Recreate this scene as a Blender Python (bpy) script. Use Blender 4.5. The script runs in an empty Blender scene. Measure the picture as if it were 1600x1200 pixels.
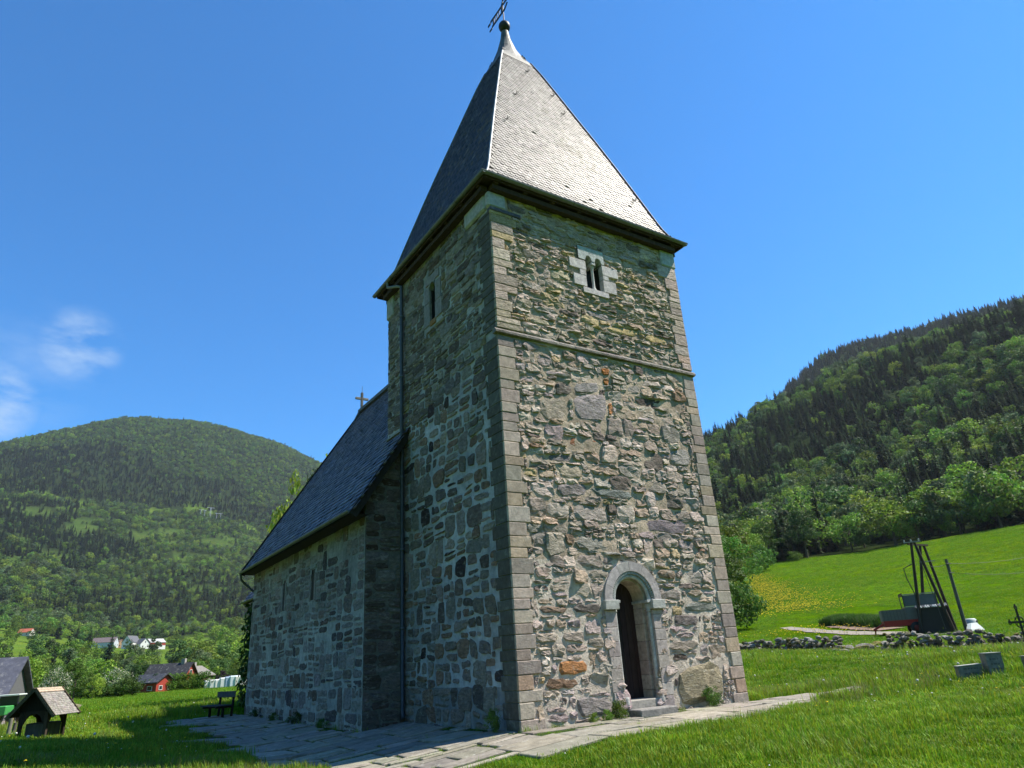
import bpy, math, random
import numpy as np
from mathutils import Vector, Matrix
random.seed(7); rng = np.random.default_rng(7)
C = bpy.context.scene.collection
R = math.radians
sc = bpy.context.scene

# ------------------------------------------------------------------ camera
CAM = np.array([-8.245, -12.782, 1.342]); YAW, PIT, ROL, FOC = 0.5924, 0.3814, -0.0666, 1070.1
def cam_axes():
    cy, sy, cp, sp = math.cos(YAW), math.sin(YAW), math.cos(PIT), math.sin(PIT)
    f = np.array([sy*cp, cy*cp, sp]); r = np.array([cy, -sy, 0.]); u = np.cross(r, f)
    c, s = math.cos(ROL), math.sin(ROL)
    return f, r*c+u*s, -r*s+u*c
FW, RT, UP = cam_axes()
cd = bpy.data.cameras.new('camera'); cam = bpy.data.objects.new('camera', cd); C.objects.link(cam)
cd.sensor_width = 36; cd.lens = FOC/1600*36; cd.clip_start = .1; cd.clip_end = 20000
M = Matrix((RT, UP, -FW)).transposed().to_4x4(); M.translation = Vector(CAM); cam.matrix_world = M
sc.camera = cam
# ------------------------------------------------------------------ light
SUN_EL, SUN_OFF = R(54), R(22)          # elevation; angle in front of the tower's west face
sun_dir = Vector((math.cos(SUN_EL)*math.cos(SUN_OFF), -math.cos(SUN_EL)*math.sin(SUN_OFF), math.sin(SUN_EL)))
ld = bpy.data.lights.new('sun', 'SUN'); ld.energy = 5.0; ld.angle = R(.53); ld.color = (1, .93, .80)
sun = bpy.data.objects.new('sun', ld); C.objects.link(sun)
sun.rotation_euler = sun_dir.to_track_quat('Z', 'Y').to_euler(); sun.location = (60, -20, 90)
w = bpy.data.worlds.new('World'); sc.world = w; w.use_nodes = True
sc.view_settings.view_transform = 'Standard'; sc.view_settings.look = 'None'
sc.view_settings.exposure = .85; sc.view_settings.gamma = 1
try: sc.view_settings.use_curve_mapping = False
except Exception: pass
SKY = .125

def nd(nt, typ, **kw):
    n = nt.nodes.new(typ)
    for k, v in kw.items(): setattr(n, k, v)
    return n
def world():
    nt = w.node_tree; nt.nodes.clear(); L = nt.links
    sky = nd(nt, 'ShaderNodeTexSky'); sky.sky_type = 'NISHITA'; sky.sun_disc = False
    sky.sun_elevation = SUN_EL; sky.sun_rotation = math.atan2(sun_dir.x, sun_dir.y)
    sky.altitude = 300; sky.air_density = 1.0; sky.dust_density = .15; sky.ozone_density = 4.0
    tc = nd(nt, 'ShaderNodeTexCoord')
    mp = nd(nt, 'ShaderNodeMapping'); mp.inputs['Scale'].default_value = (5, 5, 13); mp.inputs['Rotation'].default_value = (.15, .2, .3)
    no = nd(nt, 'ShaderNodeTexNoise'); no.inputs['Scale'].default_value = 1.7; no.inputs['Detail'].default_value = 9; no.inputs['Roughness'].default_value = .6
    no.inputs['Distortion'].default_value = .15
    L.new(tc.outputs['Generated'], mp.inputs[0]); L.new(mp.outputs[0], no.inputs['Vector'])
    tot = None
    for d, c0, c1, amp in (((-.018, .92, .391), .9985, .99995, .8), ((-.095, .943, .315), .9983, .9999, .95), ((-.06, .93, .36), .996, 1., .22)):
        v = Vector(d).normalized()
        dt = nd(nt, 'ShaderNodeVectorMath', operation='DOT_PRODUCT'); dt.inputs[1].default_value = v
        L.new(tc.outputs['Generated'], dt.inputs[0])
        mr = nd(nt, 'ShaderNodeMapRange', interpolation_type='SMOOTHSTEP'); mr.inputs['From Min'].default_value = c0; mr.inputs['From Max'].default_value = c1
        mr.inputs['To Max'].default_value = amp
        L.new(dt.outputs['Value'], mr.inputs['Value'])
        if tot is None: tot = mr.outputs[0]
        else:
            a = nd(nt, 'ShaderNodeMath', operation='MAXIMUM'); L.new(tot, a.inputs[0]); L.new(mr.outputs[0], a.inputs[1]); tot = a.outputs[0]
    mn = nd(nt, 'ShaderNodeMapRange'); mn.inputs['From Min'].default_value = .40; mn.inputs['From Max'].default_value = .68
    L.new(no.outputs[0], mn.inputs['Value'])
    mu = nd(nt, 'ShaderNodeMath', operation='MULTIPLY'); L.new(tot, mu.inputs[0]); L.new(mn.outputs[0], mu.inputs[1])
    mx = nd(nt, 'ShaderNodeMixRGB'); mx.inputs[2].default_value = (2.5, 3.3, 4.4, 1)
    # the phone's rendering of the blue: a little deeper than the physical sky
    tint = nd(nt, 'ShaderNodeMixRGB', blend_type='MULTIPLY'); tint.inputs[0].default_value = 1; tint.inputs[2].default_value = (.22, .70, 1.02, 1)
    L.new(sky.outputs[0], tint.inputs[1]); L.new(tint.outputs[0], mx.inputs[1]); L.new(mu.outputs[0], mx.inputs[0])
    bg = nd(nt, 'ShaderNodeBackground'); bg.inputs['Strength'].default_value = SKY
    out = nd(nt, 'ShaderNodeOutputWorld'); L.new(mx.outputs[0], bg.inputs[0]); L.new(bg.outputs[0], out.inputs[0])
world()

# ------------------------------------------------------------------ helpers
def pray(px, py):
    d = FW+(px-800)/FOC*RT+(600-py)/FOC*UP
    return d
def at(px, py, r):
    d = pray(px, py); t = r/math.hypot(d[0], d[1]); return CAM+t*d
def hashn(ix, iy, iz=0, s=0):
    n = (ix.astype(np.int64)*374761393+iy.astype(np.int64)*668265263+np.asarray(iz).astype(np.int64)*2147483647+s*982451653) & 0x7fffffff
    n = ((n ^ (n >> 13))*1274126177) & 0x7fffffff
    n = (n ^ (n >> 16)) & 0xffff
    return n/65535.
def vn(x, y, s=0):
    x = np.asarray(x, float); y = np.asarray(y, float)
    ix, iy = np.floor(x), np.floor(y); fx, fy = x-ix, y-iy
    fx = fx*fx*(3-2*fx); fy = fy*fy*(3-2*fy)
    a = hashn(ix, iy, 0, s); b = hashn(ix+1, iy, 0, s); c = hashn(ix, iy+1, 0, s); d = hashn(ix+1, iy+1, 0, s)
    return (a*(1-fx)+b*fx)*(1-fy)+(c*(1-fx)+d*fx)*fy
def fbm(x, y, o=4, s=0):
    t = 0; a = .5; n = 0
    for k in range(o):
        t = t+a*vn(np.asarray(x)*2**k+17.3*k, np.asarray(y)*2**k-9.1*k, s+k); n += a; a *= .5
    return t/n

def tag(o, label=None, cat=None, group=None, kind=None):
    if label: o['label'] = label
    if cat: o['category'] = cat
    if group: o['group'] = group
    if kind: o['kind'] = kind
    return o
def empty(name, loc=(0, 0, 0), rz=0, label=None, cat=None, group=None):
    o = bpy.data.objects.new(name, None); C.objects.link(o); o.location = loc; o.rotation_euler = (0, 0, rz)
    o.empty_display_size = .1
    return tag(o, label, cat, group)

class MB:
    """collects faces with a colour each, builds one mesh object"""
    def __init__(s): s.v = []; s.f = []; s.c = []; s.sm = []
    def add(s, vs, fs, col=(.5, .5, .5), smooth=False):
        b = len(s.v); s.v.extend([tuple(map(float, p)) for p in vs])
        for f in fs: s.f.append(tuple(b+i for i in f)); s.c.append(tuple(col)[:3]); s.sm.append(smooth)
        return s
    def box(s, x0, x1, y0, y1, z0, z1, col=(.5, .5, .5), bev=0):
        if bev:
            b = bev; vs = []; X = (x0, x1); Y = (y0, y1); Z = (z0, z1)
            for i in (0, 1):
                for j in (0, 1):
                    for k in (0, 1):
                        si, sj, sk = (1, -1)[i]*b, (1, -1)[j]*b, (1, -1)[k]*b
                        vs += [(X[i], Y[j]+sj, Z[k]+sk), (X[i]+si, Y[j], Z[k]+sk), (X[i]+si, Y[j]+sj, Z[k])]
            import bmesh
            bm = bmesh.new(); [bm.verts.new(v) for v in vs]; bmesh.ops.convex_hull(bm, input=bm.verts[:])
            bm.verts.index_update()
            fv = [v.co[:] for v in bm.verts]; ff = [tuple(v.index for v in f.verts) for f in bm.faces]; bm.free()
            return s.add(fv, ff, col)
        vs = [(x, y, z) for x in (x0, x1) for y in (y0, y1) for z in (z0, z1)]
        return s.add(vs, [(0, 1, 3, 2), (4, 6, 7, 5), (0, 4, 5, 1), (2, 3, 7, 6), (0, 2, 6, 4), (1, 5, 7, 3)], col)
    def tube(s, pts, rad, n=8, col=(.5, .5, .5), cap=True, smooth=True):
        pts = [Vector(p) for p in pts]; rs = rad if hasattr(rad, '__len__') else [rad]*len(pts); vs = []
        for i, p in enumerate(pts):
            d = (pts[min(i+1, len(pts)-1)]-pts[max(i-1, 0)]).normalized()
            a = d.orthogonal().normalized() if i == 0 else (pa-d*pa.dot(d)).normalized()
            pa = a; b = d.cross(a)
            for k in range(n):
                t = 2*math.pi*k/n; vs.append(p+(a*math.cos(t)+b*math.sin(t))*rs[i])
        fs = [(i*n+k, i*n+(k+1) % n, (i+1)*n+(k+1) % n, (i+1)*n+k) for i in range(len(pts)-1) for k in range(n)]
        s.add(vs, fs, col, smooth)
        if cap: s.add(vs[:n], [tuple(range(n))[::-1]], col); s.add(vs[-n:], [tuple(range(n))], col)
        return s
    def prism(s, poly, a, b, col=(.5, .5, .5)):
        """extrude list of 3D pts from offset a to offset b (vectors)"""
        a, b = Vector(a), Vector(b); n = len(poly)
        vs = [Vector(p)+a for p in poly]+[Vector(p)+b for p in poly]
        fs = [tuple(range(n))[::-1], tuple(range(n, 2*n))]+[(i, (i+1) % n, n+(i+1) % n, n+i) for i in range(n)]
        return s.add(vs, fs, col)
    def beam(s, p, q, wdt, hgt, col=(.5, .5, .5)):
        p, q = Vector(p), Vector(q); d = (q-p).normalized(); up = Vector((0, 0, 1)) if abs(d.z) < .95 else Vector((0, 1, 0))
        r = d.cross(up).normalized()*wdt/2; u = r.cross(d).normalized()*hgt/2
        return s.prism([p-r-u, p+r-u, p+r+u, p-r+u], (0, 0, 0), q-p, col)
    def lathe(s, prof, n=16, c=(0, 0, 0), col=(.5, .5, .5)):
        vs = []
        for r_, z in prof:
            for k in range(n): t = 2*math.pi*k/n; vs.append((c[0]+r_*math.cos(t), c[1]+r_*math.sin(t), c[2]+z))
        fs = [(i*n+k, i*n+(k+1) % n, (i+1)*n+(k+1) % n, (i+1)*n+k) for i in range(len(prof)-1) for k in range(n)]
        return s.add(vs, fs, col, True)
    def mesh(s, name):
        m = bpy.data.meshes.new(name); m.from_pydata(s.v, [], s.f)
        a = m.attributes.new('Col', 'FLOAT_COLOR', 'FACE')
        if s.c: a.data.foreach_set('color', np.c_[np.array(s.c, np.float32), np.ones(len(s.c), np.float32)].ravel())
        m.polygons.foreach_set('use_smooth', np.array(s.sm, bool)); m.update(); return m
    def build(s, name, mat, parent=None, kind=None, label=None, cat=None, group=None, loc=None, rot=None):
        m = s.mesh(name); m.materials.append(mat)
        o = bpy.data.objects.new(name, m); C.objects.link(o)
        if parent: o.parent = parent
        if loc is not None: o.location = loc
        if rot is not None: o.rotation_euler = rot
        return tag(o, label, cat, group, kind)

def copy_tree(o, parent=None):
    c = o.copy(); C.objects.link(c); c.parent = parent
    for ch in o.children: copy_tree(ch, c)
    return c

# ------------------------------------------------------------------ materials
def mat(name, rough=.85, var=.35, scale=6, stretch=(1, 1, 1), bump=.3, bscale=18, bdist=.02, spec=.3, extra=None, metal=0, coord='Object', objvar=0, transl=0, strata=None):
    m = bpy.data.materials.new(name); m.use_nodes = True; nt = m.node_tree; L = nt.links; nt.nodes.clear()
    out = nd(nt, 'ShaderNodeOutputMaterial'); bs = nd(nt, 'ShaderNodeBsdfPrincipled')
    at_ = nd(nt, 'ShaderNodeAttribute', attribute_name='Col')
    tc = nd(nt, 'ShaderNodeTexCoord'); mp = nd(nt, 'ShaderNodeMapping'); mp.inputs['Scale'].default_value = stretch
    if coord == 'World':
        g = nd(nt, 'ShaderNodeNewGeometry'); L.new(g.outputs['Position'], mp.inputs[0])
    else: L.new(tc.outputs[coord], mp.inputs[0])
    n1 = nd(nt, 'ShaderNodeTexNoise'); n1.inputs['Scale'].default_value = scale; n1.inputs['Detail'].default_value = 7; n1.inputs['Roughness'].default_value = .65
    L.new(mp.outputs[0], n1.inputs['Vector'])
    mr = nd(nt, 'ShaderNodeMapRange'); mr.inputs['From Min'].default_value = .3; mr.inputs['From Max'].default_value = .7
    mr.inputs['To Min'].default_value = 1-var; mr.inputs['To Max'].default_value = 1+var; mr.clamp = False
    L.new(n1.outputs[0], mr.inputs['Value'])
    cx = nd(nt, 'ShaderNodeVectorMath', operation='SCALE'); L.new(at_.outputs['Color'], cx.inputs[0]); L.new(mr.outputs[0], cx.inputs['Scale'])
    col = cx.outputs[0]
    if objvar:
        oi = nd(nt, 'ShaderNodeObjectInfo'); hs = nd(nt, 'ShaderNodeHueSaturation')
        m1 = nd(nt, 'ShaderNodeMapRange'); m1.inputs['To Min'].default_value = .5-objvar*.028; m1.inputs['To Max'].default_value = .5+objvar*.012
        m2 = nd(nt, 'ShaderNodeMapRange'); m2.inputs['To Min'].default_value = 1-objvar*.42; m2.inputs['To Max'].default_value = 1+objvar*.7
        wn = nd(nt, 'ShaderNodeTexWhiteNoise', noise_dimensions='1D'); L.new(oi.outputs['Random'], wn.inputs['W'])
        L.new(oi.outputs['Random'], m1.inputs[0]); L.new(wn.outputs['Value'], m2.inputs[0])
        L.new(m1.outputs[0], hs.inputs['Hue']); L.new(m2.outputs[0], hs.inputs['Value']); L.new(col, hs.inputs['Color']); col = hs.outputs[0]
    bs.inputs['Roughness'].default_value = rough; bs.inputs['Metallic'].default_value = metal
    bs.inputs['Specular IOR Level'].default_value = spec
    if extra: col = extra(nt, col, mp, bs)
    L.new(col, bs.inputs['Base Color'])
    if bump:
        n2 = nd(nt, 'ShaderNodeTexNoise'); n2.inputs['Scale'].default_value = bscale; n2.inputs['Detail'].default_value = 8; n2.inputs['Roughness'].default_value = .7
        mp2 = nd(nt, 'ShaderNodeMapping'); mp2.inputs['Scale'].default_value = strata or stretch
        L.new((tc.outputs[coord] if coord != 'World' else g.outputs['Position']), mp2.inputs[0])
        L.new(mp2.outputs[0], n2.inputs['Vector'])
        bp = nd(nt, 'ShaderNodeBump'); bp.inputs['Strength'].default_value = bump; bp.inputs['Distance'].default_value = bdist
        L.new(n2.outputs[0], bp.inputs['Height']); L.new(bp.outputs[0], bs.inputs['Normal'])
    if transl:
        tr = nd(nt, 'ShaderNodeBsdfTranslucent'); ms = nd(nt, 'ShaderNodeMixShader'); ms.inputs[0].default_value = transl
        L.new(col, tr.inputs[0]); L.new(bs.outputs[0], ms.inputs[1]); L.new(tr.outputs[0], ms.inputs[2]); L.new(ms.outputs[0], out.inputs[0])
    else: L.new(bs.outputs[0], out.inputs[0])
    return m

def lichen(amount_pale, amount_rust, scale=2.2):
    def f(nt, col, mp, bs):
        L = nt.links
        for sc_, th, c, a in ((scale*2.2, .60, (.55, .55, .5, 1), amount_pale), (scale*.9, .70, (.45, .17, .04, 1), amount_rust), (scale*5, .62, (.05, .05, .045, 1), amount_pale*.9)):
            n = nd(nt, 'ShaderNodeTexNoise'); n.inputs['Scale'].default_value = sc_; n.inputs['Detail'].default_value = 9; n.inputs['Roughness'].default_value = .72
            L.new(mp.outputs[0], n.inputs['Vector'])
            r_ = nd(nt, 'ShaderNodeMapRange'); r_.inputs['From Min'].default_value = th-.05; r_.inputs['From Max'].default_value = th+.06; r_.inputs['To Max'].default_value = a
            L.new(n.outputs[0], r_.inputs['Value'])
            mx = nd(nt, 'ShaderNodeMixRGB'); mx.inputs[2].default_value = c; L.new(r_.outputs[0], mx.inputs[0]); L.new(col, mx.inputs[1]); col = mx.outputs[0]
        return col
    return f
m_stone = mat('rubble_stone', .9, .42, 7, (1, 1, 2.0), 1.0, 9, .09, .2, lichen(.4, .35), strata=(1, 1, 2.2))
m_block = mat('cut_stone', .88, .32, 9, (1, 1, 1), .8, 26, .022, .25, lichen(.25, .12))
m_mortar = mat('lime_mortar', .95, .3, 5, (1, 1, 1), .8, 13, .07, .1, lichen(.25, .25))
m_slate = mat('slate', .55, .3, 3, (1, 1, 1), .5, 22, .02, .35, lichen(.3, .05, 1.2))
m_metal = mat('zinc', .5, .25, 6, (1, 1, 1), .15, 20, .005, .5, metal=.25)
m_wood = mat('weathered_timber', .85, .35, 12, (1, 1, .25), .5, 30, .01, .2)
m_paint = mat('painted_board', .6, .12, 5, (1, 1, 1), .15, 20, .006, .35)
m_dark = mat('dark_iron', .55, .2, 6, (1, 1, 1), .1, 20, .004, .4)
m_leaf = mat('foliage', .65, .3, .8, (1, 1, 1), 0, 10, .01, .25, objvar=1.0, transl=.32)
m_blos = mat('blossoming_foliage', .65, .3, .8, (1, 1, 1), 0, 10, .01, .25, transl=.3)
m_grass = mat('grass_blades', .6, .25, .5, (1, 1, 1), 0, 10, .01, .3, objvar=.45, transl=.42, coord='World')
m_bark = mat('bark', .9, .4, 6, (1, 1, .3), .6, 14, .03, .1)
m_pave = mat('paving_stone', .85, .3, 4, (1, 1, 1), .7, 16, .03, .25, lichen(.35, 0))
def glass_mat():
    m = bpy.data.materials.new('window_glass'); m.use_nodes = True; b = m.node_tree.nodes['Principled BSDF']
    b.inputs['Base Color'].default_value = (.02, .025, .03, 1); b.inputs['Roughness'].default_value = .08; return m
m_glass = glass_mat()

# ------------------------------------------------------------------ terrain heights
AX0 = math.degrees(YAW)
def az_of(p): return math.degrees(math.atan2(p[0]-CAM[0], p[1]-CAM[1]))
HID = 560
CURVES = [   # feature lines of the land: (px, py, distance) of points on them
 [(0, 1172, 19), (200, 1160, 19), (380, 1130, 19), (620, 1140, 19), (1155, 1086, 19), (1400, 1068, 19), (1600, 1055, 19)],
 [(0, 1153, 32), (100, 1140, 32), (380, 1103, 32), (700, 1095, 30), (1155, 1040, 30), (1400, 1031, 27), (1600, 1022, 25)],
 [(0, 1124, 60), (105, 1110, 60), (380, 1087, 60), (700, 1070, 55), (1155, 1020, 45), (1300, 1016, 41), (1400, 1016, 38), (1600, 1009, 33)],
 [(0, 1110, 95), (105, 1099, 95), (380, 1079, 95), (700, 1050, 80), (1155, 1000, 66), (1300, 993, 64), (1400, 990, 62), (1500, 987, 61), (1600, 983, 60)],
 [(0, 1099, 140), (200, 1083, 140), (385, 1071, 140), (700, 1020, 130), (1155, 950, 120), (1300, 930, 120), (1450, 920, 120), (1600, 908, 115)],
 [(0, 1102, 260), (200, 1087, 260), (385, 1078, 260), (700, 980, 240), (1150, 888, 230), (1240, 874, 240), (1350, 862, 240), (1450, 846, 235), (1600, 826, 215)],
 [(0, 1045, 420), (200, 1048, 420), (385, 1038, 420), (700, 950, 400), (1110, 862, 330), (1240, 850, 330), (1400, 832, 330), (1600, 800, 320)],
 [(0, 990, 800), (150, 1013, 800), (250, 1014, 800), (385, 1003, 800), (700, 850, 700), (1100, 770, 560), (1250, 735, 560), (1400, 700, 540), (1600, 650, 520)],
 [(0, 972, 1000), (100, 985, 1000), (200, 998, 1000), (385, 988, 1000), (700, 800, 900), (1090, 702, 820), (1150, 672, 820), (1200, 645, 820), (1250, 622, 820), (1310, 593, 800), (1400, 560, 780), (1500, 527, 760), (1600, 497, 720)],
 [(0, 776, 1900), (130, 786, 1900), (250, 799, 1900), (340, 810, 1900), (430, 832, 1900), (520, 850, 1900), (1090, 735, 1050), (1200, 690, 1050), (1300, 640, 1050), (1400, 600, 1050), (1600, 540, 1000)],
 [(-60, 724, 2700), (0, 706, 2700), (60, 691, 2700), (110, 680, 2700), (150, 670, 2700), (200, 663, 2700), (300, 667, 2700), (350, 677, 2700), (420, 696, 2700), (460, 712, 2700), (500, 731, 2700), (560, 757, 2700), (700, 790, 2400), (1090, 740, 1500), (1200, 655, 1500), (1240, 612, 1500), (1290, 566, 1500), (1350, 546, 1500), (1450, 527, 1500), (1530, 505, 1500), (1600, 486, 1500)]]
cur = []
for c in CURVES:
    P_ = np.array([at(*q) for q in c]); a = np.array([az_of(p) for p in P_]); r_ = np.array([q[2] for q in c], float)
    cur.append((a, r_, P_[:, 2]))
AZS = np.concatenate([np.arange(-150, -12, 3.), np.arange(-12, 78, .2), np.arange(78, 210, 3.)]); AZS[-1] = 210.
RS = np.concatenate([np.linspace(0, 14, 15)[:-1], 14*(8000/14)**np.linspace(0, 1, 230)])
def interp_az(a, v, x):
    aa = np.concatenate([[a[0]-70, ], a, [a[-1]+70]]); m = v[0]*.5+v[-1]*.5
    vv = np.concatenate([[m], v, [m]])
    return np.interp(x, aa, vv)
KR = np.array([interp_az(a, r_, AZS) for a, r_, z in cur]); KZ = np.array([interp_az(a, z, AZS) for a, r_, z in cur])
def pchip(xk, yk, x):
    h = np.diff(xk); dl = np.diff(yk)/h; m = np.zeros(len(xk))
    for i in range(1, len(xk)-1):
        if dl[i-1]*dl[i] > 0:
            w1 = 2*h[i]+h[i-1]; w2 = h[i]+2*h[i-1]; m[i] = (w1+w2)/(w1/dl[i-1]+w2/dl[i])
    m[-1] = 0; i = np.clip(np.searchsorted(xk, x)-1, 0, len(xk)-2); t = np.clip((x-xk[i])/h[i], 0, 1)
    return (2*t**3-3*t**2+1)*yk[i]+(t**3-2*t**2+t)*h[i]*m[i]+(-2*t**3+3*t**2)*yk[i+1]+(t**3-t**2)*h[i]*m[i+1]
ZG = np.zeros((len(AZS), len(RS)))
for i in range(len(AZS)):
    rk = np.concatenate([[0, 10], KR[:, i], [6000]]); zk = np.concatenate([[-.22, -.2], KZ[:, i], [KZ[-1, i]*.35]])
    ZG[i] = pchip(rk, zk, RS)
k_ = np.array([.2]*5); k_ /= k_.sum()
mid = slice(46, -44)
for _ in range(3): ZG[mid] = (ZG[mid]+np.roll(ZG[mid], 1, 0)+np.roll(ZG[mid], -1, 0))/3 if False else ZG[mid]
_ = None
azr = np.radians(AZS)[:, None]; GX = CAM[0]+RS[None]*np.sin(azr); GY = CAM[1]+RS[None]*np.cos(azr)
rough = np.clip((RS-60)/400, 0, 1)[None]
ZG = ZG+(fbm(GX/90, GY/90, 4, 5)-.5)*14*np.clip((RS[None]-260)/400, 0, 1)+(fbm(GX/14, GY/14, 3, 9)-.5)*.5*np.clip((RS[None]-15)/60, 0, 1)
def church_z(x, y):
    f = 1-.75*np.clip((y-6)/9, 0, 1)
    return -.10*np.clip(-x, 0, 3.5)*f-.02
def sstep(a, b, x): t = np.clip((x-a)/(b-a), 0, 1); return t*t*(3-2*t)
def blend_church(x, y, z):
    d = np.hypot(np.maximum(np.maximum(-x, x-6.8), 0), np.maximum(np.maximum(-y, y-18), 0))
    wgt = 1-sstep(3, 9, d)
    return z*(1-wgt)+church_z(x, y)*wgt
ZG = blend_church(GX, GY, ZG)
def H(x, y):
    x = np.asarray(x, float); y = np.asarray(y, float); dx, dy = x-CAM[0], y-CAM[1]
    a = np.degrees(np.arctan2(dx, dy)); a = np.where(a < -150, a+360, a); r_ = np.hypot(dx, dy)
    fi = np.interp(a, AZS, np.arange(len(AZS))); fj = np.interp(r_, RS, np.arange(len(RS)))
    i = np.clip(fi.astype(int), 0, len(AZS)-2); j = np.clip(fj.astype(int), 0, len(RS)-2); u = fi-i; v = fj-j
    z = ZG[i, j]*(1-u)*(1-v)+ZG[i+1, j]*u*(1-v)+ZG[i, j+1]*(1-u)*v+ZG[i+1, j+1]*u*v
    return z
def Hs(x, y): return float(H(np.array([x]), np.array([y]))[0])
def on_ground(px, py, r0=5, r1=6000):
    """point where the sight line meets the land"""
    d = pray(px, py); hl = math.hypot(d[0], d[1]); rr = np.geomspace(r0, r1, 4000); t = rr/hl
    P_ = CAM[None]+t[:, None]*d[None]; g = P_[:, 2]-H(P_[:, 0], P_[:, 1]); k = np.argmax(g < 0)
    return P_[k] if g[k] < 0 else P_[-1]
def ground_pt(px, r):
    """land point under image column px at distance r"""
    py = 1000.
    for _ in range(12):
        p = at(px, py, r); e = p[2]-Hs(p[0], p[1]); py += e*FOC/r*.95
    return np.array([p[0], p[1], Hs(p[0], p[1])])
def img(x, y, z):
    d = np.stack([np.asarray(x)-CAM[0], np.asarray(y)-CAM[1], np.asarray(z)-CAM[2]], -1); dp = d@FW
    return 800+FOC*(d@RT)/dp, 600-FOC*(d@UP)/dp

# ---------- land cover
def forest_mask(x, y):
    """0..1 tree cover on the far land, and conifer share"""
    dx, dy = x-CAM[0], y-CAM[1]; r_ = np.hypot(dx, dy); px, py = img(x, y, H(x, y))
    nz = fbm(x/70, y/70, 4, 31); nb = fbm(x/220, y/220, 3, 77)
    left = px < 900
    dens = np.zeros_like(x); con = np.zeros_like(x)
    # left
    L1 = (r_ > 410) & (r_ < 790)
    dens = np.where(left & L1, np.where((nz > .58) & (r_ < 620), .6, .04), dens)
    L2 = (r_ >= 790) & (r_ < 1010)
    dens = np.where(left & L2, np.where((nz > .56) & (r_ > 880), .8, .03), dens)
    L3 = (r_ >= 1010)
    strip = np.abs(r_-1900-40*np.sin(px/40.)) < 15
    clear = (nz < .36) & (r_ < 1850)
    dens = np.where(left & L3, np.where(strip, .02, np.where(clear, .12, 1.)), dens)
    dens = np.where(left & (r_ > 140) & (r_ < 260), np.where(nz > .50, .5, .1), dens)
    dens = np.where(left & (r_ >= 260) & (r_ < 420), np.where(nz > .47, .85, .2), dens)
    con = np.where(left, np.where((r_ > 1920) & (r_ < 2230-px*.55+nb*200), .9, .08), con)
    con = np.where(left & (r_ > 1500) & (r_ < 1880) & (nb > .50), .85, con)
    con = np.where(left & (r_ > 1100) & (r_ < 1500) & (nb > .58), .7, con)
    # right
    rt = (~left)
    dens = np.where(rt & (r_ > 243), 1., dens)
    con = np.where(rt, np.where(r_ > 1150, .97, np.where(nz > .49, .93, .22)), con)
    con = np.where(rt & (r_ < 330), .22, con)
    return dens, con

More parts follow.
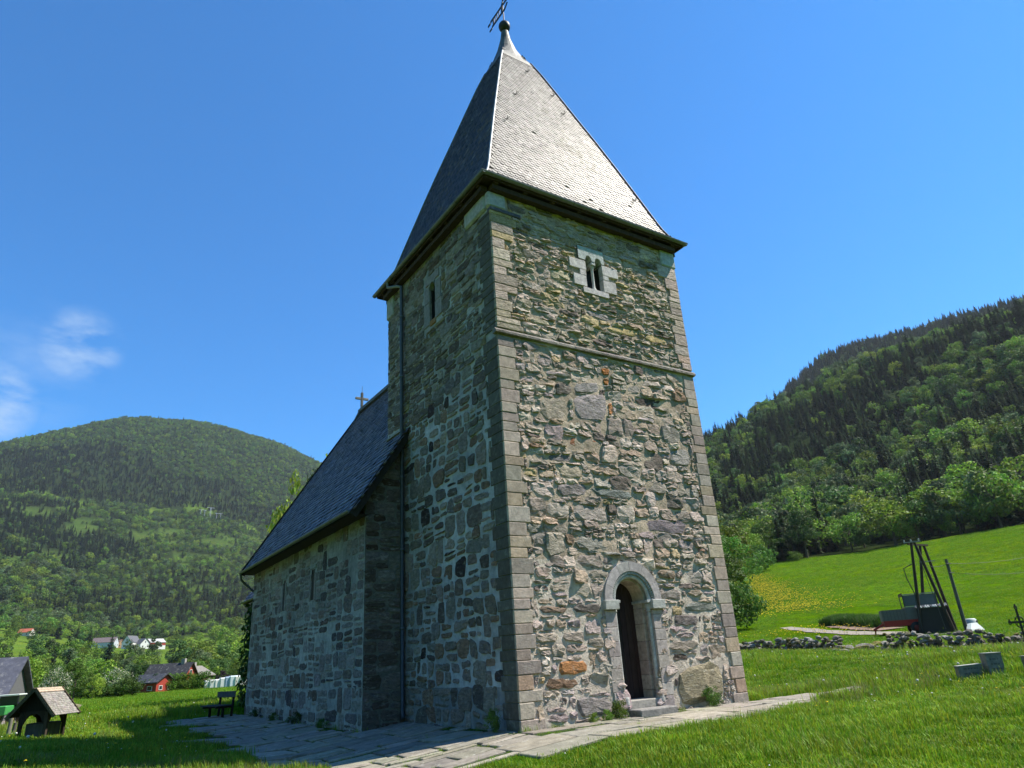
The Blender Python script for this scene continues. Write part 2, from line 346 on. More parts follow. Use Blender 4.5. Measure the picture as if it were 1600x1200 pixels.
def build_terrain():
    na, nr = len(AZS)-1, len(RS)
    X = GX[:-1]; Y = GY[:-1]; Z = ZG[:-1]
    verts = np.stack([X, Y, Z], -1).reshape(-1, 3)
    ii, jj = np.meshgrid(np.arange(na), np.arange(nr-1), indexing='ij'); i2 = (ii+1) % na
    F = np.stack([ii*nr+jj, i2*nr+jj, i2*nr+jj+1, ii*nr+jj+1], -1).reshape(-1, 4)[:, ::-1]
    m = bpy.data.meshes.new('ground'); m.vertices.add(len(verts)); m.vertices.foreach_set('co', verts.ravel())
    m.loops.add(F.size); m.loops.foreach_set('vertex_index', F.ravel().astype(np.int32))
    m.polygons.add(len(F)); m.polygons.foreach_set('loop_start', np.arange(len(F))*4); m.polygons.foreach_set('use_smooth', np.ones(len(F), bool))
    m.update(calc_edges=True)
    x, y = verts[:, 0], verts[:, 1]; r_ = np.hypot(x-CAM[0], y-CAM[1]); px, py = img(x, y, verts[:, 2])
    front = ((verts-CAM)@FW) > 0
    col = np.tile(np.array([.078, .160, .004]), (len(x), 1))
    n = fbm(x/25, y/25, 4, 3)[:, None]
    col = col*(.75+.5*n)
    far = r_ > 240
    dens, con = forest_mask(x, y)
    fl = np.array([.02, .035, .012]); md = np.array([.085, .150, .022])
    cf = np.where((dens > .5)[:, None], fl, md*(.7+.6*n))
    cf = np.where(((dens <= .13) & (dens > .1))[:, None], np.array([.05, .09, .02]), cf)
    col = np.where((far & front)[:, None], cf, col)
    near = (r_ < 17)
    col = np.where((r_ < 60)[:, None], np.array([.055, .135, .006])*(.7+.6*n), col)
    # gravel yard on the far left
    g = (px < 38) & (r_ > 36) & (r_ < 92) & front
    col = np.where(g[:, None], np.array([.33, .31, .29]), col)
    a = m.attributes.new('Col', 'FLOAT_COLOR', 'POINT'); a.data.foreach_set('color', np.c_[col, np.ones(len(col))].astype(np.float32).ravel())
    def ext(nt, col, mp, bs):
        L = nt.links
        g = nd(nt, 'ShaderNodeNewGeometry')
        for s_, c, th, am in ((.045, (1.35, 1.12, 1, 1), .5, .75), (.11, (.62, .74, .7, 1), .53, .6), (.35, (1.35, 1.15, 1, 1), .52, .6), (2.5, (.5, .6, .6, 1), .5, .6), (9., (1.5, 1.35, 1.6, 1), .56, .5)):
            n_ = nd(nt, 'ShaderNodeTexNoise'); n_.inputs['Scale'].default_value = s_; n_.inputs['Detail'].default_value = 6; L.new(g.outputs['Position'], n_.inputs['Vector'])
            r2 = nd(nt, 'ShaderNodeMapRange'); r2.inputs['From Min'].default_value = th-.08; r2.inputs['From Max'].default_value = th+.12; r2.inputs['To Max'].default_value = am
            L.new(n_.outputs[0], r2.inputs['Value'])
            mul = nd(nt, 'ShaderNodeMixRGB', blend_type='MULTIPLY'); mul.inputs[0].default_value = 1
            cc = tuple(v for v in c[:3])+(1,); mul.inputs[2].default_value = cc
            L.new(col, mul.inputs[1])
            mx = nd(nt, 'ShaderNodeMixRGB'); L.new(r2.outputs[0], mx.inputs[0]); L.new(col, mx.inputs[1]); L.new(mul.outputs[0], mx.inputs[2]); col = mx.outputs[0]
        return col
    mg = mat('meadow', .95, .3, .9, (1, 1, 1), 1.0, 1.6, .5, .1, ext, coord='World')
    mg.node_tree.nodes['Principled BSDF'].inputs['Specular IOR Level'].default_value = 0; m.materials.append(mg)
    o = bpy.data.objects.new('ground', m); C.objects.link(o); tag(o, kind='structure')
build_terrain()

# ------------------------------------------------------------------ polygon tools
def clip(poly, nx, ny, c):
    """keep nx*x+ny*y <= c"""
    out = []; n = len(poly)
    for i in range(n):
        a, b = poly[i], poly[(i+1) % n]; da = nx*a[0]+ny*a[1]-c; db = nx*b[0]+ny*b[1]-c
        if da <= 0: out.append(a)
        if (da < 0) != (db < 0) and da != db:
            t = da/(da-db); out.append((a[0]+(b[0]-a[0])*t, a[1]+(b[1]-a[1])*t))
    return out
def area(p): return .5*sum(p[i][0]*p[(i+1) % len(p)][1]-p[(i+1) % len(p)][0]*p[i][1] for i in range(len(p))) if len(p) > 2 else 0
def ccw(p): return p if area(p) > 0 else p[::-1]
def edges(p):
    for i in range(len(p)):
        a, b = p[i], p[(i+1) % len(p)]; dx, dy = b[0]-a[0], b[1]-a[1]; l = math.hypot(dx, dy)
        if l > 1e-6: yield dy/l, -dx/l, (dy*a[0]-dx*a[1])/l      # outward normal for ccw
def inset(p, g):
    q = p
    for nx, ny, c in edges(p):
        q = clip(q, nx, ny, c-g)
        if len(q) < 3: return []
    return q
def voronoi(sites, asp, bounds, obstacles=(), regions=None, minarea=.004):
    S = np.array([(x, y*asp) for x, y in sites]); cells = []
    for i in range(len(S)):
        d = np.hypot(*(S-S[i]).T); near = np.argsort(d)[1:26]; R0 = 1.2
        p = [(S[i, 0]-R0, S[i, 1]-R0*1.5), (S[i, 0]+R0, S[i, 1]-R0*1.5), (S[i, 0]+R0, S[i, 1]+R0*1.5), (S[i, 0]-R0, S[i, 1]+R0*1.5)]
        for j in near:
            if d[j] < 1e-6: continue
            nx, ny = (S[j]-S[i])/d[j]; mx_ = (S[j]+S[i])/2; p = clip(p, nx, ny, nx*mx_[0]+ny*mx_[1])
            if len(p) < 3: break
        if len(p) < 3: continue
        p = [(x, y/asp) for x, y in p]
        for nx, ny, c in edges(ccw(bounds)): 
            p = clip(p, nx, ny, c)
            if len(p) < 3: break
        if len(p) < 3: continue
        for ob in obstacles:
            cx_ = sum(q[0] for q in ob)/len(ob); cy_ = sum(q[1] for q in ob)/len(ob)
            if abs(cx_-sites[i][0]) > 2.5 or abs(cy_-sites[i][1]) > 2.5: continue
            t = p
            for nx, ny, c in edges(ob):
                t = clip(t, nx, ny, c)
                if len(t) < 3: break
            if len(t) < 3 or abs(area(t)) < 1e-4: continue
            best = []
            for nx, ny, c in edges(ob):
                q = clip(p, -nx, -ny, -c)
                if len(q) > 2 and abs(area(q)) > abs(area(best)): best = q
            p = best
            if len(p) < 3: break
        if len(p) < 3: continue
        p = ccw(p)
        if area(p) > minarea: cells.append(p)
    return cells
def masonry(u0, u1, v0, v1, hfun, wfun, obstacles=(), bounds=None, jit=.12, tall=.3, minarea=.004):
    """random rubble brought to courses: courses are split into single tall blocks or stacks of two or three"""
    cells = []; v = v0; k = 0
    def line(k, vb): return lambda u: vb+(float(vn(np.array([u*1.1+k*31.7]), np.array([k*3.3]), 7)[0])-.5)*amp
    amp = 0; lo = line(0, v); lo_v = v
    while v < v1:
        h = 2*hfun(v)*random.uniform(.8, 1.25); k += 1; amp = h*.26; hi = line(k, v+h); u = u0-random.uniform(0, .3)
        while u < u1:
            if random.random() < tall:
                wd = wfun(v)*random.uniform(.8, 1.7)*1.05; parts = [(0, 1)]
            else:
                wd = wfun(v)*random.uniform(1.0, 2.3); f = random.uniform(.35, .65)
                parts = [(0, f), (f, 1)] if random.random() < .72 else [(0, f*.6), (f*.6, f*1.1), (f*1.1, 1)]
            for a_, b_ in parts:
                n = max(1, int(round(wd/(wfun(v)*random.uniform(.8, 1.6))))) if len(parts) > 1 else 1
                cuts = [0]+sorted(random.uniform((i-.25)/n, (i+.25)/n) for i in range(1, n))+[1]
                for c0, c1 in zip(cuts[:-1], cuts[1:]):
                    ua, ub = u+wd*c0, u+wd*c1; hh = h*(b_-a_)
                    P = []
                    for uu, t in ((ua, a_), (ub, a_), (ub, b_), (ua, b_)):
                        zl, zh = lo(uu), hi(uu); P.append((uu+random.uniform(-1, 1)*jit*min(hh, .3), zl+(zh-zl)*t+random.uniform(-1, 1)*jit*.6*hh))
                    cells.append(P)
            u += wd
        lo = hi; v += h
    out = []
    for p in cells:
        p = ccw(p)
        for nx, ny, c in edges(ccw(bounds)):
            p = clip(p, nx, ny, c)
            if len(p) < 3: break
        if len(p) < 3: continue
        for ob in obstacles:
            t = p
            for nx, ny, c in edges(ob):
                t = clip(t, nx, ny, c)
                if len(t) < 3: break
            if len(t) < 3 or abs(area(t)) < 1e-4: continue
            best = []
            for nx, ny, c in edges(ob):
                q = clip(p, -nx, -ny, -c)
                if len(q) > 2 and abs(area(q)) > abs(area(best)): best = q
            p = best
            if len(p) < 3: break
        if len(p) > 2 and abs(area(p)) > minarea: out.append(ccw(p))
    return out
def rows_sites(u0, u1, v0, v1, hfun, wfun, jit=.2):
    s = []; v = v0
    while v < v1:
        h = hfun(v)*random.uniform(.75, 1.3); u = u0-random.uniform(0, .4)
        while u < u1+.3:
            wd = wfun(v)*random.uniform(.55, 1.6)
            if random.random() < .16 and h > .16:
                s.append((u+wd/2, v+h*.27)); s.append((u+wd/2+random.uniform(-.06, .06), v+h*.75))
            else: s.append((u+wd/2, v+h/2+random.uniform(-jit, jit)*h))
            u += wd
        v += h
    return s
def ring_pts(p, n):
    p = ccw(p); L_ = [math.dist(p[i], p[(i+1) % len(p)]) for i in range(len(p))]; T = sum(L_); out = []
    # corners kept approximately by chaikin first
    q = []
    for i in range(len(p)):
        a, b = p[i], p[(i+1) % len(p)]; k = .11
        q += [(a[0]+(b[0]-a[0])*k, a[1]+(b[1]-a[1])*k), (a[0]+(b[0]-a[0])*(1-k), a[1]+(b[1]-a[1])*(1-k))]
    L_ = [math.dist(q[i], q[(i+1) % len(q)]) for i in range(len(q))]; T = sum(L_); st = T/n; i = 0; acc = 0
    for k in range(n):
        tgt = k*st
        while acc+L_[i] < tgt: acc += L_[i]; i += 1
        t = (tgt-acc)/max(L_[i], 1e-9); a, b = q[i], q[(i+1) % len(q)]; out.append((a[0]+(b[0]-a[0])*t, a[1]+(b[1]-a[1])*t))
    return out
def stone_mesh(mb, poly, col, F, proud, rough_, base=-.03, n=12, tilt=.06, edge=None):
    """irregular boulder face: F(u,v,d)->3D. rings: root, lip, shoulder, crown"""
    p = ring_pts(poly, n); cx_ = sum(q[0] for q in p)/n; cy_ = sum(q[1] for q in p)/n
    sz = math.sqrt(abs(area(poly))); e = proud*.62 if edge is None else edge
    tu, tv = random.gauss(0, tilt), random.gauss(0, tilt)
    vs = []
    def put(s, d, j):
        for q in p:
            u = cx_+(q[0]-cx_)*s+random.gauss(0, j*sz*.05); v = cy_+(q[1]-cy_)*s+random.gauss(0, j*sz*.05)
            dd = d+(tu*(u-cx_)+tv*(v-cy_) if s < 1.01 and d > base else 0)+random.gauss(0, rough_)*(0 if d == base else 1)
            vs.append(F(u, v, dd))
    put(1.0, base, 0); put(.985, e, .5); put(.78, proud, 1.)
    vs.append(F(cx_+random.gauss(0, .1*sz), cy_+random.gauss(0, .1*sz), proud*1.05+random.gauss(0, rough_)))
    fs = [(r_*n+k, r_*n+(k+1) % n, (r_+1)*n+(k+1) % n, (r_+1)*n+k) for r_ in (0, 1) for k in range(n)]+[(2*n+k, 2*n+(k+1) % n, 3*n) for k in range(n)]
    mb.add(vs, fs, col)

# ------------------------------------------------------------------ church
W, D = 6.8, 6.744; ZT = 13.04
church = empty('church', (0, 0, 0), 0, 'medieval grey stone church with a tall slate pyramid spire and round-arched door', 'church')
def FF(u, v, d): return (u, -d, v)             # west face
def FL(u, v, d): return (-d, u, v)             # north (left) face, u=y
def FR(u, v, d): return (W+d, u, v)
def frontuv(px, py, Y=0.):
    d = pray(px, py); t = (Y-CAM[1])/d[1]; q = CAM+t*d; return (float(q[0]), float(q[2]))

G1, G2, G3, TAN, LIL, GRN, DRK, ORG, YEL, BRN = (.47, .43, .36), (.55, .51, .43), (.39, .36, .30), (.47, .40, .30), (.41, .375, .355), (.37, .365, .31), (.20, .18, .155), (.42, .19, .07), (.50, .43, .25), (.29, .215, .15)
def jc(c, a=.15):
    k = 1+random.uniform(-a, a)*1.4; return tuple(max(.02, x*k*(1+random.uniform(-a, a)*.25)*g) for x, g in zip(c, (1.06, .955, .985)))
def pick(pal): return jc(random.choices([p[0] for p in pal], [p[1] for p in pal])[0])
PAL_F = [(G1, 5), (G2, 4), (G3, 4), (TAN, 3), (LIL, 2), (GRN, 2.5), (DRK, 1.3), (BRN, .4), (YEL, .25)]
PAL_UP = [(G1, 5), (G2, 4), (G3, 4), (TAN, 2), (YEL, 2.2), (GRN, 2), (DRK, 1.5), ((.42, .4, .3), 2)]
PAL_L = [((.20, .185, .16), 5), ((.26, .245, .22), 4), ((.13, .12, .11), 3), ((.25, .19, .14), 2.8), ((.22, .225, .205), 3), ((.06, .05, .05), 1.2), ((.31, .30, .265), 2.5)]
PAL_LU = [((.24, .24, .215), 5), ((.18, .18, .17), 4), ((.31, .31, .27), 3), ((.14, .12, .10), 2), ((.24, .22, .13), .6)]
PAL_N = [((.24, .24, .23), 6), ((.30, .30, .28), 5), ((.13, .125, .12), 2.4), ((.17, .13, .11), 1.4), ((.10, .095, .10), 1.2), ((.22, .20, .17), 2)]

# key stones measured on the west face
HINTS = [
 ([(893,617),(947,617),(947,662),(896,659)], (.36,.345,.34), .05), ([(896,598),(936,598),(935,615),(894,614)], (.33,.33,.32), .05),
 ([(989,621),(1064,629),(1064,641),(992,635)], (.11,.095,.085), .02), ([(884,681),(941,690),(939,708),(884,704)], (.30,.15,.08), .02),
 ([(842,620),(888,623),(888,659),(843,653)], (.42,.40,.32), .04), ([(977,602),(998,603),(999,617),(978,617)], (.30,.31,.28), .03),
 ([(854,710),(893,710),(894,723),(855,722)], (.20,.2,.2), .03), ([(866,725),(906,728),(908,749),(869,746)], (.47,.44,.33), .05),
 ([(866,756),(917,757),(917,776),(869,776)], (.30,.29,.28), .05), ([(920,760),(992,770),(992,783),(923,774)], (.19,.225,.21), .04),
 ([(998,808),(1073,817),(1067,836),(1004,829)], (.25,.225,.245), .05), ([(896,838),(963,843),(962,864),(896,856)], (.33,.345,.30), .04),
 ([(1044,704),(1076,701),(1079,729),(1046,728)], (.36,.37,.34), .05), ([(851,783),(890,788),(888,809),(854,809)], (.44,.42,.36), .05),
 ([(893,786),(947,794),(950,818),(896,812)], (.43,.41,.36), .05),
 ([(1058,1050),(1080,1040),(1109,1031),(1127,1041),(1129,1090),(1100,1100),(1060,1103)], (.30,.28,.19), .09),
 ([(869,1033),(917,1031),(916,1053),(871,1056)], (.42,.22,.09), .06), ([(851,1059),(905,1061),(905,1075),(850,1079)], (.24,.17,.11), .05),
 ([(831,988),(871,988),(869,1005),(832,1003)], (.42,.39,.31), .06), ([(876,988),(912,985),(912,1006),(878,1002)], (.33,.31,.26), .06),
 ([(916,996),(943,996),(943,1013),(916,1010)], (.36,.34,.28), .05), ([(893,944),(939,942),(939,959),(893,958)], (.15,.145,.13), .05),
 ([(839,945),(886,948),(885,959),(842,959)], (.25,.2,.15), .05), ([(1048,1020),(1076,1022),(1076,1033),(1048,1033)], (.10,.085,.07), .04),
 ([(1042,1003),(1090,999),(1090,1014),(1043,1018)], (.33,.31,.25), .06), ([(1069,941),(1119,942),(1119,955),(1070,956)], (.24,.27,.24), .05),
 ([(1048,946),(1065,946),(1065,963),(1049,962)], (.42,.36,.2), .04), ([(899,1088),(956,1088),(956,1115),(902,1122)], (.25,.245,.23), .06),
 ([(1026,888),(1055,891),(1055,907),(1024,902)], (.26,.22,.16), .07), ([(1024,918),(1062,920),(1064,938),(1026,936)], (.34,.32,.28), .05),
 ([(946,509),(996,517),(995,529),(946,520)], (.52,.45,.22), .05), ([(1006,523),(1042,530),(1042,540),(1007,534)], (.50,.42,.2), .05),
 ([(822,494),(870,505),(868,513),(825,505)], (.50,.47,.34), .05), ([(857,421),(889,426),(892,440),(857,437)], (.44,.43,.29), .05),
 ([(914,483),(955,496),(955,505),(914,493)], (.34,.34,.33), .03), ([(1050,960),(1090,960),(1090,978),(1050,978)], (.2,.19,.18), .05),
 ([(937,574),(951,577),(951,588),(940,588)], (.46,.2,.06), .05), ([(940,591),(951,592),(950,603),(942,603)], (.42,.2,.07), .05), ([(948,629),(956,630),(957,650),(950,650)], (.45,.22,.09), .04),
 ([(940,870),(975,872),(975,885),(940,884)], (.26,.25,.23), .03), ([(876,330),(905,338),(905,346),(876,339)], (.42,.36,.16), .02),
]
stones_all = []     # (screen size, builder)
def register(poly, col, F, proud, rough_, matl, facing, **kw):
    cu = sum(q[0] for q in poly)/len(poly); cv = sum(q[1] for q in poly)/len(poly); P_ = np.array(F(cu, cv, 0)); d = P_-CAM; dist = np.linalg.norm(d)
    cosf = abs(np.dot(d, facing))/dist
    stones_all.append((abs(area(poly))*cosf/dist**2, poly, col, F, proud, rough_, matl, kw))

# quoins (cut blocks on the tower corners)
def quoin_heights(z0, z1, h, var):
    out = []; z = z0
    while z < z1-.02:
        hh = min(h*random.uniform(1-var, 1+var), z1-z)
        if z1-(z+hh) < h*.4: hh = z1-z
        out.append((z, z+hh)); z += hh
    return out
def quoin_col():
    return jc(random.choices([(.40, .365, .30), (.36, .335, .28), (.40, .32, .235), (.40, .345, .26), (.29, .27, .23)], [5, 4, 1.2, 1.4, 2])[0], .16)
qwidthL, qwidthR = [], []
qn = 0
for side_ in (0, 1):
    k = 0
    for (z0, z1) in quoin_heights(-.3, 8.76, .29, .27)+quoin_heights(8.97, 12.48, .26, .45):
        up = z0 > 8.8; k += 1
        a = random.uniform(.34, .46) if k % 2 else random.uniform(.44, .6)
        if up: a = random.uniform(.35, .85)
        b = (.62 if k % 2 else .5)*random.uniform(.95, 1.05)
        g = .004; pr = .055 if not up else .065
        mb = MB()
        c = quoin_col() if not up else pick(PAL_UP)
        cs = tuple(x*.62 for x in c) if side_ == 0 else c
        if side_ == 0: mb.box(-.018, a, -pr-random.uniform(0, .012), .12, z0+g, z1-g, c, .014)
        else: mb.box(W-a, W+.018, -pr-random.uniform(0, .012), .12, z0+g, z1-g, c, .014)
        mb.build('quoin', m_block if not up else m_stone, church)
        (qwidthL if side_ == 0 else qwidthR).append((z0, z1, a))
        # return along the side wall, butted behind the front block
        mb = MB()
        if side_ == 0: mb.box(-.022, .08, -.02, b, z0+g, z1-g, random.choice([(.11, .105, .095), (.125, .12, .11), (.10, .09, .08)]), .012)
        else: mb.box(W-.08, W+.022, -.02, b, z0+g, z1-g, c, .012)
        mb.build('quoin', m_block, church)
# big pale corner stones under the eaves
mb = MB(); mb.box(-.07, .50, -.085, .12, 12.56, ZT+.02, (.42, .42, .44), .05); mb.build('corner_stone', m_block, church)
mb = MB(); mb.box(-.085, .10, .125, 1.25, 12.56, ZT+.02, (.40, .40, .41), .05); mb.build('corner_stone', m_block, church)
mb = MB(); mb.box(-.02, .95, -.10, .10, 12.44, 12.555, (.10, .10, .14), .015); mb.build('corner_stone', m_block, church)
mb = MB(); mb.box(W-.55, W+.07, -.085, .3, 12.5, ZT+.02, (.40, .44, .45), .03); mb.build('corner_stone', m_block, church)
mb = MB(); mb.box(-.06, .2, D-.5, D+.05, 12.3, ZT+.02, (.34, .36, .35), .03); mb.build('corner_stone', m_block, church)

def rect(u0, u1, v0, v1): return [(u0, v0), (u1, v0), (u1, v1), (u0, v1)]
door_ob = [(2.46, -.3), (4.31, -.3), (4.31, 2.5)]+[(3.385+.93*math.cos(t), 2.47+.9*math.sin(t)) for t in np.linspace(.05, math.pi-.05, 9)]+[(2.46, 2.5)]
win_obs = [rect(2.52, 4.3, 11.42, 11.74), rect(2.62, 4.18, 10.88, 11.42), rect(2.93, 3.84, 10.68, 10.9), rect(2.85, 3.8, 11.7, 12.2)]
string_ob = rect(-.1, W+.1, 8.77, 8.96)
hint_polys = [(ccw([frontuv(*q) for q in P_]), c, pr) for P_, c, pr in HINTS]
obs = [ccw(door_ob)]+[ccw(o) for o in win_obs]+[ccw(string_ob)]+[h[0] for h in hint_polys]
def hf(v): return .11 if v > 8.9 else (.19 if v > 3.4 else .18)
def wf(v): return .44 if v > 8.9 else (.43 if v > 3.4 else .42)
def quoin_edge(v, arr, dflt=.55):
    for z0, z1, a in arr:
        if z0 <= v < z1: return a
    return dflt
cells = masonry(.30, W-.30, -.25, ZT+.1, hf, wf, obs, [(.40, -.3), (W-.40, -.3), (W-.40, ZT), (.40, ZT)])
for p in cells:
    cu = sum(q[0] for q in p)/len(p); cv = sum(q[1] for q in p)/len(p)
    if cu < 1.2: 
        e = quoin_edge(cv, qwidthL); p = clip(p, -1, 0, -(e+.01))
    if len(p) > 2 and cu > W-1.2:
        e = quoin_edge(cv, qwidthR); p = clip(p, 1, 0, W-e-.01)
    if len(p) < 3: continue
    low = cv < 3.0
    p = inset(ccw(p), random.uniform(.0, .007) if not low else random.uniform(.007, .026))
    if len(p) < 3 or abs(area(p)) < .006: continue
    pr = random.uniform(.034, .06) if not low else random.uniform(.034, .052)
    register(p, pick(PAL_UP if cv > 8.9 else PAL_F), FF, pr*random.choice([.8, 1, 1, 1.25]), .010 if cv < 8.9 else .012, m_stone, np.array([0, 1., 0]), tilt=.085)
for p, c, pr in hint_polys:
    q = inset(p, .018)
    if len(q) > 2: register(q, jc(c, .05), FF, pr, .006 if c not in ((.30, .28, .19),) else .02, m_stone, np.array([0, 1., 0]), tilt=.03)
# north (left) face of the tower
slit_ob = rect(2.82, 4.0, 10.55, 12.35)
def hl(v): return .125 if v > 8.3 else (.24 if v < 7 else .18)
def wl(v): return .42 if v > 8.6 else .40
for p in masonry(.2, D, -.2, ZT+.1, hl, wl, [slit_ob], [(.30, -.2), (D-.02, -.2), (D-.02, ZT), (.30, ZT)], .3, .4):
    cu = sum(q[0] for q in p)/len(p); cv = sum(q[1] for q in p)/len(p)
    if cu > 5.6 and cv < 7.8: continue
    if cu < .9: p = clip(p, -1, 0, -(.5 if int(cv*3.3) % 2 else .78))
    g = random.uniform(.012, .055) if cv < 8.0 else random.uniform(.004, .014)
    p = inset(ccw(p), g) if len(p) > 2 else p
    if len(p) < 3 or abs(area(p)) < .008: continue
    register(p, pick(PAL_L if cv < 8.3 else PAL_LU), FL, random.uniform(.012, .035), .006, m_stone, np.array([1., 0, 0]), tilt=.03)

def wall_sheet(name, F, u0, u1, v0, v1, step, hole, col, amp, colfn=None, uc=(), vc=()):
    us = np.linspace(u0, u1, int((u1-u0)/step)+2); vs_ = np.linspace(v0, v1, int((v1-v0)/step)+2)
    us = np.unique(np.concatenate([us, uc])); vs_ = np.unique(np.concatenate([vs_, vc]))
    U, V = np.meshgrid(us, vs_, indexing='ij'); dsp = (fbm(U*3.1, V*4.3, 4, 41)-.5)*amp*2
    verts = [F(U[i, j], V[i, j], dsp[i, j]) for i in range(len(us)) for j in range(len(vs_))]
    n = len(vs_); mb = MB(); mb.v = verts
    for i in range(len(us)-1):
        for j in range(n-1):
            cu, cv = (us[i]+us[i+1])/2, (vs_[j]+vs_[j+1])/2
            if hole(cu, cv): continue
            mb.f.append((i*n+j, (i+1)*n+j, (i+1)*n+j+1, i*n+j+1)); mb.c.append(colfn(cu, cv) if colfn else col); mb.sm.append(True)
    return mb.build(name, m_mortar, church)
def hole_f(u, v):
    if 2.72 < u < 4.02 and v < 2.5 and v > -.0: return True
    if (u-3.385)**2+(v-2.47)**2 < .70**2: return True
    if 2.95 < u < 3.80 and 10.80 < v < 12.0: return True
    return False
def mcol(u, v):
    n = float(fbm(np.array([u*1.3]), np.array([v*1.3]), 3, 88)[0])
    a = np.array((.45, .365, .285)) if v > 3.4 else np.array((.57, .495, .425))
    return tuple(a*(.6+.8*n))
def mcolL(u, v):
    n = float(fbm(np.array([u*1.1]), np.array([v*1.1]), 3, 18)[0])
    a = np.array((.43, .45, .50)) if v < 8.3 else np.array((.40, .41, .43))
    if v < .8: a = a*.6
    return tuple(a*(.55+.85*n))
wall_sheet('wall', lambda u, v, d: FF(u, v, d+.024), .0, W, -.4, ZT+.05, .07, hole_f, None, .022, mcol, (2.75, 4.0, 3.0, 3.75), (10.82, 11.95))
wall_sheet('wall', FL, .0, D, -.5, ZT+.05, .12, lambda u, v: 3.22 < u < 3.58 and 10.77 < v < 12.05, None, .012, mcolL, (3.22, 3.58), (10.77, 12.05))
mb = MB(); mb.box(.5, W-.02, D-.6, D, -.4, ZT+.05, (.3, .3, .28)); mb.box(W-.6, W, .01, D-.61, -.4, ZT+.05, (.3, .3, .28))
mb.build('wall', m_mortar, church)
mb = MB(); mb.box(.02, 6.7, 1.3, 1.35, -.3, 13, (.02, .02, .02)); mb.box(.6, .65, 1.36, 6.1, 9, 13, (.02, .02, .02)); mb.box(.02, W-.02, .02, D-.02, 13.0, 13.04, (.05, .04, .03)); mb.build('darkness_backing', m_dark, church)  # near-black sheets behind the openings stand in for the unlit tower interior

# string course
mb = MB(); x = -.09
while x < W+.09:
    x2 = min(x+random.uniform(.9, 1.6), W+.09)
    if W+.09-x2 < .4: x2 = W+.09
    mb = MB(); c = jc((.27, .265, .24), .14)
    yo = random.uniform(0, .012); mb.prism([(x+.003, 0, 8.80), (x+.003, -.10-yo, 8.82), (x+.003, -.105-yo, 8.875), (x+.003, -.05, 8.945), (x+.003, .05, 8.945), (x+.003, .05, 8.80)], (0, 0, 0), (x2-x-.006, 0, 0), c)
    mb.build('string_course_stone', m_stone, church); x = x2

# --- doorway
ACX, ACZ = 3.385, 2.47
def arc_block(mb, r0, r1, t0, t1, y0, y1, col, n=5):
    ts = np.linspace(t0, t1, n); inn = [(ACX+r0*math.cos(t), ACZ+r0*math.sin(t)) for t in ts]; o_ = [(ACX+r1*math.cos(t), ACZ+r1*math.sin(t)) for t in ts]
    vs = [(u, y, v) for y in (y0, y1) for u, v in inn+o_]; m_ = 2*n; fs = []
    for k in range(n-1):
        fs += [(k, n+k, n+k+1, k+1), (m_+k, m_+k+1, m_+n+k+1, m_+n+k), (n+k, m_+n+k, m_+n+k+1, n+k+1), (k, k+1, m_+k+1, m_+k)]
    fs += [(0, m_, m_+n, n), (n-1, 2*n-1, m_+2*n-1, m_+n-1)]
    mb.add(vs, fs, col)
doorway = empty('doorway', (0, 0, 0)); doorway.parent = church
bd = [0, .5, 1.1, 1.62, 2.1, 2.72, math.pi]
for a, b in zip(bd[:-1], bd[1:]):
    mb = MB(); arc_block(mb, .665, .89, a+.004, b-.004, -.075, .30, jc((.42, .42, .40), .08), 6); mb.build('voussoir', m_block, doorway)
mb = MB()
for k in range(38):
    t = math.pi*(k+.5)/38; arc_block(mb, .60, .662, t-.026, t+.026, -.055, .1, (.40, .41, .40), 2)
mb.build('dentil_moulding', m_block, doorway)
mb = MB(); arc_block(mb, .56, .664, 0, math.pi, .0, .33, (.36, .37, .36), 24)
mb.build('arch_ring', m_block, doorway)
mb = MB(); ts = np.linspace(0, math.pi, 25); mb.tube([(ACX+.555*math.cos(t), .03, ACZ+.555*math.sin(t)) for t in ts], .05, 8, (.40, .42, .42)); mb.build('roll_moulding', m_block, doorway)
for a, b in zip(np.linspace(0, math.pi, 8)[:-1], np.linspace(0, math.pi, 8)[1:]):
    mb = MB(); arc_block(mb, .46, .556, a+.003, b-.003, .10, .75, jc((.40, .37, .28), .12), 5); mb.build('soffit_stone', m_block, doorway)
